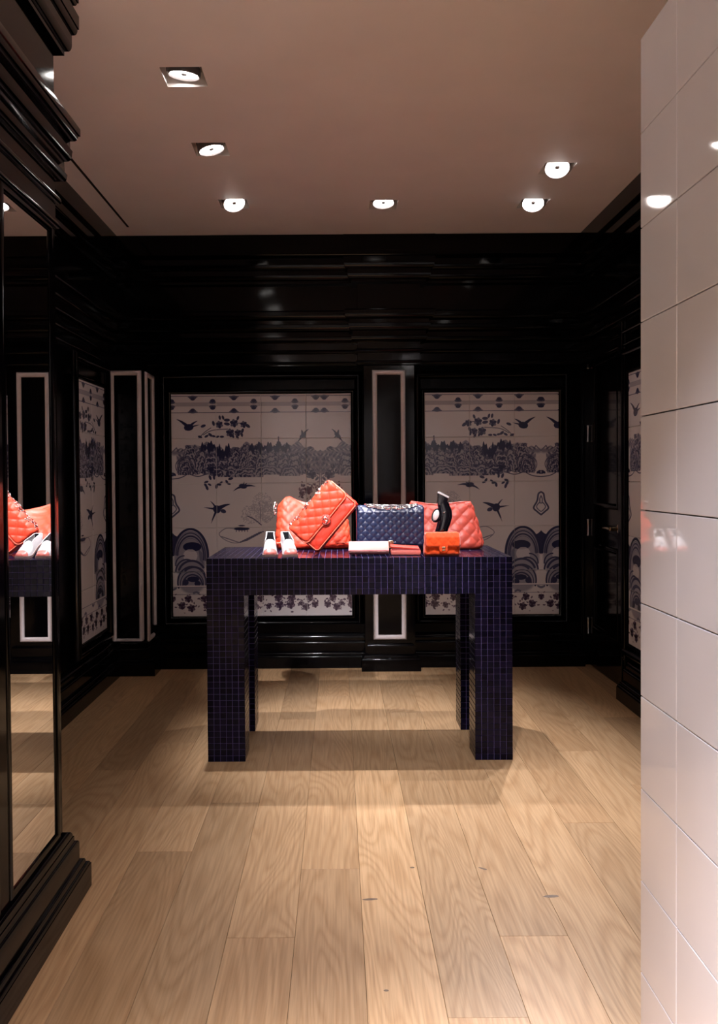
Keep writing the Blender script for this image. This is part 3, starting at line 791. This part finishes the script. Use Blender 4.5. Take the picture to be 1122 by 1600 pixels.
# the 294 chips of the front edge, one by one
v, f = chip(chip_hw, chip_hz)
cme = bpy.data.meshes.new('tile'); cme.from_pydata(v, [], f); cme.materials.append(MOSAIC); cme.update()
for i in range(NC):
    for j in range(6):
        o = bpy.data.objects.new('tile', cme); COL.objects.link(o); o.parent = topo
        o.matrix_local = ti @ Matrix.Translation((TX0 + (i + .5) * TP, TY0 + E_, AP + (j + .5) * TQ)) @ facing('-y') @ Matrix.Rotation(rm.uniform(-.012, .012), 4, 'X') @ Matrix.Rotation(rm.uniform(-.012, .012), 4, 'Y')
rest = MB()
chips(rest, '+z', [(TX0 + (i + .5) * TP, TY0 + (k + .5) * TP, TH - E_) for i in range(NC) for k in range(ND)])
chips(rest, '+y', [(TX0 + (i + .5) * TP, TY0 + TDp - E_, AP + (j + .5) * TQ) for i in range(NC) for j in range(6)])
for nrm, x in (('-x', TX0 + E_), ('+x', TX0 + TW - E_)):
    chips(rest, nrm, [(x, TY0 + (k + .5) * TP, AP + (j + .5) * TQ) for k in range(ND) for j in range(6)])
o = rest.xf(ti).build('mosaic', MOSAIC, topo); o['kind'] = 'stuff'
for lx in (TX0, TX0 + TW - LW):
    for ly in (TY0, TY0 + TDp - LD):
        lg = MB().box(lx + E_, lx + LW - E_, ly + E_, ly + LD - E_, 0.0, AP + E_).xf(ti).build('leg', GROUT, tab)
        mb = MB()
        nz = NR - 6
        for nrm, fx in (('-y', ly + E_), ('+y', ly + LD - E_)):
            chips(mb, nrm, [(lx + (i + .5) * TP, fx, (j + .5) * TQ) for i in range(LEG) for j in range(nz)])
        for nrm, fx in (('-x', lx + E_), ('+x', lx + LW - E_)):
            chips(mb, nrm, [(fx, ly + (i + .5) * TP, (j + .5) * TQ) for i in range(LEG) for j in range(nz)])
        o = mb.xf(ti).build('mosaic', MOSAIC, lg); o['kind'] = 'stuff'
TT = TH + 0.0006

# ================================================================== BAGS
def quilt(s, t, pitch, amp, p=0.32):
    a, b = (s + t) / pitch, (s - t) / pitch
    return amp * (abs(math.sin(PI * a)) * abs(math.sin(PI * b))) ** p

def bag_body(h, wf, df, cxf, cyf, topf, pitch, amp, n=120, rows=56, ex=3.2, qrot=0.0):
    """padded bag body: rings of rounded rectangles; wf, df half width / half depth over v; topf(x/w) scales height"""
    P = []
    for i in range(rows + 1):
        v_ = i / rows
        W, D = wf(v_), df(v_)
        row = []
        for j in range(n):
            a = 2 * PI * j / n
            c, s_ = math.cos(a), math.sin(a)
            x = W * math.copysign(abs(c) ** (2 / ex), c); y = D * math.copysign(abs(s_) ** (2 / ex), s_)
            z = v_ * h * topf(x / max(W, 1e-4))
            nx, ny = math.copysign(abs(c) ** (2 - 2 / ex), c) / W, math.copysign(abs(s_) ** (2 - 2 / ex), s_) / D
            l = math.hypot(nx, ny)
            sx = x + (y if abs(c) > .86 else 0)
            q = quilt(sx * math.cos(qrot) + z * math.sin(qrot), -sx * math.sin(qrot) + z * math.cos(qrot), pitch, amp) * min(1, 8 * v_, 10 * (1 - v_) + .15)
            row.append((cxf(v_) + x + q * nx / l, cyf(v_) + y + q * ny / l, z))
        P.append(row)
    return MB().grid(P, close_u=True, cap0=True, cap1=True)

def padded_panel(w_, h, th, pitch, amp, fn, nu=60, nv=44, rad=0.02, qrot=0.0, thb=0.001):
    """rounded quilted panel; fn(x, z, o) bends it into place, o is the offset along its outward side"""
    mb = MB(); F, B = [], []
    for i in range(nv + 1):
        rf, rb = [], []
        for j in range(nu + 1):
            u, v_ = j / nu * 2 - 1, i / nv * 2 - 1
            x, z = u * w_ / 2, v_ * h / 2
            # pull the corners in to a radius
            ex, ez = abs(x) - (w_ / 2 - rad), abs(z) - (h / 2 - rad)
            if ex > 0 and ez > 0:
                m_ = max(ex, ez); l = math.hypot(ex, ez)
                k = m_ / l if l > 1e-6 else 1
                x = math.copysign(w_ / 2 - rad + ex * k, x); z = math.copysign(h / 2 - rad + ez * k, z)
            e = min(w_ / 2 - abs(u * w_ / 2), h / 2 - abs(v_ * h / 2))
            s_ = min(1, e / 0.008) ** .5 if e > 0 else 0
            q = quilt(x * math.cos(qrot) + z * math.sin(qrot), -x * math.sin(qrot) + z * math.cos(qrot), pitch, amp)
            rf.append(fn(x, z, thb + s_ * (th + q))); rb.append(fn(x, z, 0))
        F.append(rf); B.append(rb)
    o = len(mb.v); m_ = nu + 1
    mb.grid(F); mb.grid([r_[::-1] for r_ in B])
    # stitch the rim
    ring = [(0, j) for j in range(nu)] + [(i, nu) for i in range(nv)] + [(nv, j) for j in range(nu, 0, -1)] + [(i, 0) for i in range(nv, 0, -1)]
    off = (nv + 1) * m_
    fi = [i * m_ + j for i, j in ring]; bi = [off + i * m_ + (nu - j) for i, j in ring]
    for k in range(len(ring)):
        k2 = (k + 1) % len(ring)
        mb.f.append((fi[k2], fi[k], bi[k], bi[k2]))
    return mb

def panel_rim(w_, h, rad, fn, o, sides=None, n=8):
    """rounded outline of a panel as a list of points (for piping)"""
    pts = []
    for cx, cz, a0 in ((1, 1, 0), (-1, 1, 90), (-1, -1, 180), (1, -1, 270)):
        for k in range(n + 1):
            a = R(a0 + 90 * k / n)
            pts.append(fn(cx * (w_ / 2 - rad) + rad * math.cos(a), cz * (h / 2 - rad) + rad * math.sin(a), o))
    return pts

def chain(mb, pts, link=0.013, r=0.0017, wd=0.0042):
    """oval links threaded along a line"""
    pts = [Vector(p) for p in pts]
    L_ = [0]
    for i in range(len(pts) - 1): L_.append(L_[-1] + (pts[i + 1] - pts[i]).length)
    n = max(2, int(L_[-1] / (link * .72)))
    for k in range(n):
        d = (k + .5) / n * L_[-1]
        i = max(0, next((q for q in range(len(L_) - 1) if L_[q + 1] >= d), len(L_) - 2))
        t = (pts[i + 1] - pts[i]).normalized(); c = pts[i] + t * (d - L_[i])
        a = Vector((0, 0, 1)) if abs(t.z) < .8 else Vector((0, 1, 0))
        n1 = t.cross(a).normalized(); n2 = t.cross(n1)
        n_ = (n1 + n2).normalized() if k % 2 else (n1 - n2).normalized()
        mb.tube([c + t * math.cos(2 * PI * q / 10) * link / 2 + n_ * math.sin(2 * PI * q / 10) * wd for q in range(10)], r, 5, closed=True)
    return mb

def emblem(mb, r, fn, tr=None):
    """two open rings set back to back and interlocked; fn(x, z) -> point"""
    tr = tr or r * .17
    for s in (-1, 1):
        pts = []
        for k in range(19):
            a = R(45 + 270 * k / 18)
            pts.append(fn(-s * (-r * .42) + s * r * math.cos(a) * -1 * -1, r * math.sin(a), s * tr * .25))
        mb.tube(pts, tr, 7)
    return mb

# ---------- big sagging coral bag at the back left
def build_big():
    t = thing('quilted_bag', 'large coral red quilted bag with a sagging top, behind the tilted flap bag', 'handbag', (-0.12, 3.955, TT))
    xs_ = [-1, -.86, -.72, -.5, -.2, .05, .3, .7, 1]
    hs = [.87, .975, .99, .91, .79, .76, .78, .74, .55]
    topf = lambda u: float(np.interp(u, xs_, hs))
    sm = lambda v_: (1 - (1 - min(1, v_ / .10)) ** 2) ** .5 if v_ < .10 else 1
    df = lambda v_: max(.004, (.062 - .04 * v_) * (.55 + .45 * sm(v_)) * (1 if v_ < .9 else math.sqrt(max(0, 1 - ((v_ - .9) / .1) ** 2)) * .95 + .05))
    wf = lambda v_: (.174 - .008 * v_) * (.965 + .035 * sm(v_)) * (1 if v_ < .93 else 1 - .06 * ((v_ - .93) / .07) ** 2)
    bag_body(.25, wf, df, lambda v_: 0, lambda v_: .085 * v_ ** 1.7, topf, .046, .0075, ex=3.0).build('body', CORAL, t, smooth=60)
    mb = MB()
    pts = []
    for k in range(40):
        u = -1.0 + 1.9 * k / 39
        pts.append((u * .168, .012 + .026, .25 * topf(u) + .003 + .002 * math.sin(k)))
    chain(mb, [(-.180, .010, .160), (-.184, .030, .192), (-.180, .050, .216)], .016, .003, .006)
    mb.build('chain', SILVER, t, smooth=60)
    z0 = .03
    MB().tube([(-.168, -.043, z0), (-.10, -.049, z0 + .002), (0, -.05, z0), (.1, -.049, z0), (.168, -.043, z0)], .003, 6).build('piping', CORALP, t, smooth=60)
build_big()

# ---------- coral flap bag tilted on its corner
def build_tilt():
    W, H, D = .280, .158, .066
    th = R(50)
    t = thing('flap_bag', 'coral quilted flap bag tilted on its corner, round metal clasp, chain along its top edge', 'handbag', (-.057, 3.725, TT + .158), rot=(R(-9), -th, 0))
    sm = lambda v_: math.sqrt(max(.02, 1 - (1 - min(1, v_ / .10)) ** 2))
    df = lambda v_: D / 2 * min(sm(v_), math.sqrt(max(.02, 1 - (1 - min(1, (1 - v_) / .12)) ** 2)))
    wf = lambda v_: W / 2 * (.985 + .015 * sm(v_))
    b = bag_body(H, wf, df, lambda v_: 0, lambda v_: 0, lambda u: 1.0, .05, .004, n=110, rows=40, ex=6, qrot=0)
    b.xf(Matrix.Translation((0, 0, -H / 2))).build('body', CORALD, t, smooth=60)
    # flap over the top, hanging down the front
    fh = .150
    def bend(x, z, o):
        s = fh / 2 - z                      # distance from the back end of the flap
        back = .050
        if s < back: return (x, D / 2 - .004 - s * (D - .008) / back * 1.0, H / 2 + .003 + o * .8)
        q = s - back
        k = min(1, q / .014)
        return (x, -D / 2 - .0035 - o * k - .002 * k, H / 2 + .003 + (1 - k) * o - q)
    padded_panel(W + .004, fh, .007, .050, .006, bend, 84, 60, .022).build('flap', CORAL, t, smooth=60)
    rim = [p for p in panel_rim(W + .004, fh, .022, bend, .004)]
    MB().tube(rim, .0034, 6, closed=True).build('piping', CORALP, t, smooth=60)
    rim2 = [(x, -D / 2 - .001, z) for x, z in ((-W / 2 + .004, .0), (-W / 2 + .004, -H / 2 + .016), (-W / 2 + .014, -H / 2 + .005), (W / 2 - .014, -H / 2 + .005), (W / 2 - .004, -H / 2 + .016), (W / 2 - .004, .0))]
    MB().tube(rim2, .003, 6).build('piping', CORALP, t, smooth=60)
    fz = H / 2 + .003 - (fh - .050)
    cl = MB().lathe([(.0225, 0), (.0225, .003), (.020, .0045), (.0, .005)], 26, Matrix.Translation((-.002, -D / 2 - .013, fz + .004)) @ Matrix.Rotation(PI / 2, 4, 'X')).build('clasp', CORALD, t, smooth=40)
    MB().tube([(-.002 + .0215 * math.cos(2 * PI * k / 26), -D / 2 - .0165, fz + .004 + .0215 * math.sin(2 * PI * k / 26)) for k in range(26)], .0016, 6, closed=True).build('clasp_rim', SILVER, cl, smooth=60)
    e = emblem(MB(), .0112, lambda x, z, d: (x - .002, -D / 2 - .0195 + d, z + fz + .004)).build('emblem', SILVER, cl, smooth=60)
    e['label'] = 'interlocked open rings'
    mb = MB()
    ln = [(-.128 + .256 * k / 30, -.034 + .004 * math.sin(k * .8), H / 2 + .009 + .0025 * math.sin(k * .55)) for k in range(31)]
    chain(mb, ln, .0155, .0027, .0056)
    chain(mb, [(x, y + .014, z + .008) for x, y, z in ln], .0155, .0027, .0056)
    mb.build('chain', SILVER, t, smooth=60)
build_tilt()

# ---------- navy flap bag
def build_navy():
    W, H, D = .300, .203, .085
    t = thing('flap_bag', 'glossy navy blue quilted flap bag standing upright in the middle of the table', 'handbag', (.2345, 3.765, TT))
    sm = lambda v_: math.sqrt(max(.02, 1 - (1 - min(1, v_ / .08)) ** 2))
    df = lambda v_: D / 2 * (1 - .25 * v_) * min(sm(v_), math.sqrt(max(.02, 1 - (1 - min(1, (1 - v_) / .08)) ** 2)))
    wf = lambda v_: W / 2 * (.985 + .015 * sm(v_))
    bag_body(H - .006, wf, df, lambda v_: 0, lambda v_: 0.004 * v_, lambda u: 1.0, .045, .003, n=110, rows=40, ex=7).build('body', NAVY, t, smooth=60)
    fh = .060 + .168
    def bend(x, z, o):
        s = fh / 2 - z
        back = .060
        if s < back: return (x, .034 - s / back * .064, H - .007 + o + .006 * math.sin(PI * s / back))
        q = s - back
        k = min(1, q / .016)
        sag = 1 - .045 * (1 - (x / (W / 2)) ** 2) * q / .168
        return (x, -.030 - .004 * k - o * k - .012 * q / .168, H - .007 + (1 - k) * o - q * (1.0 - .03 + .03 * (x / (W / 2)) ** 2))
    padded_panel(W + .003, fh, .005, .0376, .0046, bend, 120, 84, .014).build('flap', NAVY, t, smooth=70)
    MB().tube(panel_rim(W + .003, fh, .014, bend, .003), .0022, 6, closed=True).build('piping', NAVY, t, smooth=60)
    fz = H - .007 - .168 * .97 + .008
    pl_ = MB().box(-.012, .012, -.063, -.059, fz - .020, fz + .012).build('clasp', GOLD, t, bevel=.0012)
    e = emblem(MB(), .0105, lambda x, z, d: (x, -.066 + d, z + fz + .002), .0022).build('emblem', GOLD, pl_, smooth=60)
    e['label'] = 'interlocked open rings'
    mb = MB()
    ln = []
    for k in range(33):
        u = -1 + 2 * k / 32
        ln.append((.115 * u + .005, -.046 + .014 * u * u, H + .010 - .016 * (1 - u * u) - .001 * math.sin(k)))
    chain(mb, ln, .014, .0021, .0046)
    chain(mb, [(x * 1.02, y + .014, z + .010 * (1 - (x / .115) ** 2) + .001) for x, y, z in ln], .014, .0021, .0046)
    mb.build('chain', SILVER, t, smooth=60)
build_navy()

# ---------- coral tote at the right
def build_tote():
    t = thing('quilted_bag', 'rose coral quilted tote bag at the right end, wider at its rounded base', 'handbag', (.485, 3.905, TT))
    xs_ = [-1, -.5, -.1, .3, .7, 1]; hs = [1.0, .945, .925, .945, .975, .985]
    topf = lambda u: float(np.interp(u, xs_, hs))
    def wf(v_):
        b = .196 - .056 * v_ ** 1.15
        return b * (1 if v_ > .12 else .90 + .10 * math.sqrt(1 - (1 - v_ / .12) ** 2))
    def df(v_):
        b = .082 - .070 * v_
        return b * (1 if v_ > .12 else .70 + .30 * math.sqrt(1 - (1 - v_ / .12) ** 2))
    bag_body(.222, wf, df, lambda v_: 0.0, lambda v_: .02 * v_, topf, .064, .010, n=150, rows=64, ex=2.6).build('body', ROSE, t, smooth=70)
    pts = []
    for sgn in (-1, 1):
        for k in range(25):
            u = sgn * (-1 + 2 * k / 24)
            pts.append((.1395 * u, .02 + sgn * .012 * (1 - u ** 4), .222 * topf(u) + .0005))
    MB().tube(pts, .0035, 6, closed=True).build('piping', ROSE, t, smooth=60)
build_tote()

# ---------- small orange flap bag in front
def build_mini():
    W, H, D = .152, .100, .055
    t = thing('flap_bag', 'tiny bright orange suede flap bag at the front, smallest of the bags', 'handbag', (.442, 3.548, TT), rot=(0, 0, R(3)))
    sm = lambda v_: math.sqrt(max(.03, 1 - (1 - min(1, v_ / .16)) ** 2))
    df = lambda v_: D / 2 * (1 - .2 * v_) * min(sm(v_), math.sqrt(max(.03, 1 - (1 - min(1, (1 - v_) / .12)) ** 2)))
    wf = lambda v_: W / 2 * (1.0 - .06 * v_) * (.95 + .05 * sm(v_))
    bag_body(H - .006, wf, df, lambda v_: 0, lambda v_: 0, lambda u: 1, .04, .004, n=90, rows=36, ex=4.5).build('body', ORANGE, t, smooth=60)
    fh = .040 + .052
    def bend(x, z, o):
        s = fh / 2 - z
        back = .040
        if s < back: return (x, .020 - s / back * .040, H - .008 + o)
        q = s - back
        k = min(1, q / .012)
        return (x, -.020 - .004 * k - o * k - .012 * min(1, q / .052), H - .008 + (1 - k) * o - q)
    padded_panel(W - .004, fh, .006, .040, .003, bend, 50, 40, .012).build('flap', ORANGE, t, smooth=60)
    tb = MB()
    P = [(-.0165, .0), (.0165, .0)] + [(.0165 * math.cos(R(-a)), -.020 + .011 * math.sin(R(-a))) for a in range(0, 181, 20)]
    n = len(P)
    fz = H - .008 - .046
    tb.add([(x, -.041, z + fz + .004) for x, z in P] + [(x, -.047, z + fz + .004) for x, z in P], [tuple(range(n)), tuple(range(2 * n - 1, n - 1, -1))] + [(i, (i + 1) % n, n + (i + 1) % n, n + i) for i in range(n)])
    tg = tb.build('tab', ORANGE, t, bevel=.001)
    e = emblem(MB(), .0068, lambda x, z, d: (x, -.0495 + d, z + fz - .012), .0019).build('emblem', GOLD, tg, smooth=60)
    e['label'] = 'interlocked open rings'
build_mini()

# ---------- wallets
t = thing('wallet', 'pale pink leather wallet leaning back at the front edge, left of the coral one', 'wallet', (.132, 3.575, TT + .0175))
q = Matrix.Translation((0, 0, .0)) @ Matrix.Rotation(R(-50), 4, 'X')
MB().box(-.087, .087, .0, .014, .0, .066).xf(q).build('cover', PINK, t, bevel=.004, smooth=40)
MB().box(-.084, .084, .014, .022, .004, .062).xf(q).build('inner_leaf', WALLETRED, t, bevel=.002, smooth=40)
MB().box(-.0865, .0865, -.0022, .0005, .002, .008).xf(q).build('edge_binding', WALLETRED, t, bevel=.0008)
t = thing('wallet', 'coral leather wallet lying folded beneath the navy bag clasp', 'wallet', (.292, 3.60, TT))
MB().box(-.064, .064, -.020, .055, .001, .022).build('lower_half', CORALW, t, bevel=.005, smooth=40)
q = Matrix.Translation((0, -.014, .026)) @ Matrix.Rotation(R(4), 4, 'Y') @ Matrix.Rotation(R(5), 4, 'X')
MB().box(-.066, .058, .0, .062, .0, .008).xf(q).build('upper_half', CORALD, t, bevel=.0028, smooth=40)
MB().box(-.062, .062, -.0165, -.0135, .021, .0265).build('fold_lining', WALLETRED, t, bevel=.001)

# ---------- the pair of pumps
def shoe_section(y):
    """half width, sole height, upper height at a distance y behind the toe"""
    ky = [0, .006, .02, .045, .075, .11, .15, .185, .2]
    wd = [.006, .019, .027, .031, .029, .024, .022, .021, .012]
    so = [.008, .007, .007, .007, .010, .026, .045, .055, .057]
    hi = [.015, .022, .027, .040, .060, .077, .088, .100, .098]
    return [float(np.interp(y, ky, a)) for a in (wd, so, hi)]
def build_shoe(root):
    N_ = 30
    def shell(y0, y1, n, open_from=None, inset=0.0):
        P = []
        for i in range(n + 1):
            y = y0 + (y1 - y0) * i / n
            W, s, h = shoe_section(y)
            W -= inset
            row = []
            for k in range(17):
                a = PI * k / 16
                x = W * math.copysign(abs(math.cos(a)) ** .7, math.cos(a)); z = s + (h - s) * math.sin(a) ** .75
                if open_from is not None and y > open_from:
                    lim = W * min(1, ((y - open_from) / .03)) * .72
                    if abs(x) < lim:
                        x = math.copysign(lim, x) if abs(x) > 1e-4 else (lim if k < 8 else -lim)
                        z = min(z, s + (h - s) * .98)
                row.append((x, y, z))
            P.append(row)
        return P
    # upper: coral toe cap, then the white quarters
    MB().grid(shell(0, .034, 12), cap0=True).build('toe_cap', SHOEC, root, smooth=60)
    # vamp tongue
    P = []
    for i in range(11):
        y = .033 + .064 * i / 10
        W, s, h = shoe_section(y)
        P.append([(W * 1.01 * math.copysign(abs(math.cos(PI * k / 16)) ** .7, math.cos(PI * k / 16)), y, s + (h + .001 - s) * math.sin(PI * k / 16) ** .75) for k in range(17)])
    MB().grid(P).build('vamp', SHOEW, root, smooth=60)
    for sgn in (-1, 1):
        P = []
        for i in range(19):
            y = .090 + .109 * i / 18
            W, s, h = shoe_section(y)
            lo_, up_ = s, s + (h - s) * (1.0 if i > 0 else 1)
            row = []
            for k in range(7):
                f_ = k / 6
                row.append((sgn * (W - .004 * f_ * f_ * (1 if y > .08 else 2)), y, lo_ + (up_ - lo_) * f_))
            for k in range(7):
                f_ = 1 - k / 6
                row.append((sgn * (W - .0035 - .004 * f_ * f_ * (1 if y > .08 else 2)), y, lo_ + (up_ - lo_) * f_))
            P.append(row)
        MB().grid(P, close_u=True, cap0=True, cap1=True).build('quarter', SHOEW, root, smooth=60)
    W, s, h = shoe_section(.199)
    MB().box(-.020, .020, .190, .201, .056, h + .002).build('heel_counter', SHOEW, root, bevel=.004, smooth=40)
    P = []
    for i in range(16):
        y = .092 + .1 * i / 15
        W, s, h = shoe_section(y)
        P.append([(-(W - .0045), y, s + .018), (-(W - .0045), y, s + .004), ((W - .0045), y, s + .004), ((W - .0045), y, s + .018)])
    MB().grid(P).build('lining', SHOEB, root, smooth=60)
    MB().box(-.0165, .0165, .186, .190, .06, .098).build('lining', SHOEB, root)
    P = []
    for i in range(31):
        y = .2 * i / 30
        W, s, h = shoe_section(y)
        W += .003
        P.append([(-W, y - .002, s - .007), (W, y - .002, s - .007), (W, y - .002, s + .003), (-W, y - .002, s + .003)])
    MB().grid(P, close_u=True, cap0=True, cap1=True).build('sole', SOLE, root, smooth=30)
    mb = MB()
    P = []
    for z, w_, a, b in ((0, .015, .150, .188), (.02, .014, .150, .188), (.04, .0155, .146, .193), (.0525, .018, .14, .197)):
        if z > .05: pass
        P.append([(-w_, a, z), (w_, a, z), (w_, b, z), (-w_, b, z)])
    P[-1] = [(-.018, .140, .036), (.018, .140, .036), (.018, .197, .050), (-.018, .197, .050)]
    mb.grid(P, close_u=True, cap0=True, cap1=True).build('heel', LILAC, root, bevel=.002, smooth=40)
def copy_tree(o, parent=None):
    c = o.copy(); COL.objects.link(c)
    if parent: c.parent = parent
    for ch in list(o.children): copy_tree(ch, c)
    return c
SH = 0.72
s1 = thing('shoe', 'white pump with coral toe at the left end of the table, leftmost of the pair', 'shoe', (-.291, 3.54, TT), 'pair of white pumps with coral toes', rot=(0, 0, R(4)))
build_shoe(s1)
s1.scale = (1, SH, 1)
s2 = copy_tree(s1); s2.location = (-.198, 3.54, TT); s2.rotation_euler = (0, 0, R(15))
s2['label'] = 'white pump with coral toe right against the tilted coral flap bag'

# ---------- black patent shoe propped upright behind the small orange bag
t = thing('shoe', 'black patent shoe with white trim propped upright behind the tiny orange bag', 'shoe', (.452, 3.665, TT))
# spine from the toe (low) to the heel seat (high): x, z, half width, half depth
KS = [(-.020, .004, .010, .012), (-.016, .035, .018, .026), (-.006, .075, .0235, .034), (.002, .105, .0255, .035), (.010, .130, .0275, .033),
      (.0165, .160, .0285, .031), (.0165, .188, .0265, .029), (.011, .210, .0235, .027), (.008, .224, .022, .025)]
sp = curve([k[:2] for k in KS], 5)
P = []
for i, (x, z) in enumerate(sp):
    q_ = i / (len(sp) - 1) * (len(KS) - 1)
    wx, wy = (float(np.interp(q_, range(len(KS)), [k[c] for k in KS])) for c in (2, 3))
    P.append([(x + wx * math.copysign(abs(math.cos(2 * PI * j / 22)) ** .8, math.cos(2 * PI * j / 22)), wy * math.copysign(abs(math.sin(2 * PI * j / 22)) ** .8, math.sin(2 * PI * j / 22)), z + .15 * wx * math.cos(2 * PI * j / 22)) for j in range(22)])
MB().grid(P, close_u=True, cap0=True, cap1=True).build('upper', PATENT, t, smooth=60)
P = []
for i, (x, z) in enumerate(sp):
    q_ = i / (len(sp) - 1) * (len(KS) - 1)
    wx, wy = (float(np.interp(q_, range(len(KS)), [k[c] for k in KS])) for c in (2, 3))
    P.append([(x + wx * .86, -wy * .8, z + .002), (x + wx + .003, -wy * .72, z + .002), (x + wx + .003, wy * .72, z + .002), (x + wx * .86, wy * .8, z + .002)])
MB().grid(P, close_u=True, cap0=True, cap1=True).build('sole', PATENT, t, smooth=50)
# white oval on the vamp inside a black collar
q = Matrix.Translation((-.022, -.026, .168)) @ Matrix.Rotation(R(18), 4, 'Y') @ Matrix.Rotation(R(78), 4, 'X') @ Matrix.Rotation(R(-25), 4, 'Y')
MB().lathe([(.002, .004), (.019, .003), (.0215, .006), (.018, .010), (.010, .0125), (.002, .0135)], 22, q @ Matrix.Diagonal((.62, 1.12, 1, 1))).build('vamp_trim', SHOEW, t, smooth=50)
MB().lathe([(.018, -.010), (.0275, -.008), (.029, .001), (.0255, .0065), (.019, .005)], 24, q @ Matrix.Diagonal((.72, 1.12, 1, 1))).build('collar', PATENT, t, smooth=50)
MB().lathe([(.001, .0), (.006, .0), (.0065, .002), (.004, .004), (.001, .0045)], 12, Matrix.Translation((.012, -.0315, .182)) @ Matrix.Rotation(PI / 2, 4, 'X') @ Matrix.Rotation(R(25), 4, 'Z') @ Matrix.Diagonal((1.1, .5, 1, 1))).build('glint', SILVER, t, smooth=50)  # silver oval standing in for a highlight on the patent leather
# heel block with a white top piece
ax, az = math.cos(R(27)), -math.sin(R(27))
P = []
for f_, wx, wy in ((0, .0225, .024), (.35, .0215, .022), (.7, .0225, .021), (1, .0245, .022)):
    cx_, cz_ = .004 + .006 * f_, .208 + .046 * f_
    P.append([(cx_ + sx * wx * ax, sy * wy, cz_ + sx * wx * az) for sx, sy in ((-1, -1), (1, -1), (1, 1), (-1, 1))])
MB().grid(P, close_u=True, cap0=True, cap1=True).build('heel', PATENT, t, bevel=.003, smooth=40)
P = [[(.010 + sx * .0245 * ax + d * -az, sy * .022, .254 + sx * .0245 * az + d * ax) for sx, sy in ((-1, -1), (1, -1), (1, 1), (-1, 1))] for d in (0, .008)]
MB().grid(P, close_u=True, cap0=True, cap1=True).build('heel_tip', SHOEW, t, bevel=.0015)
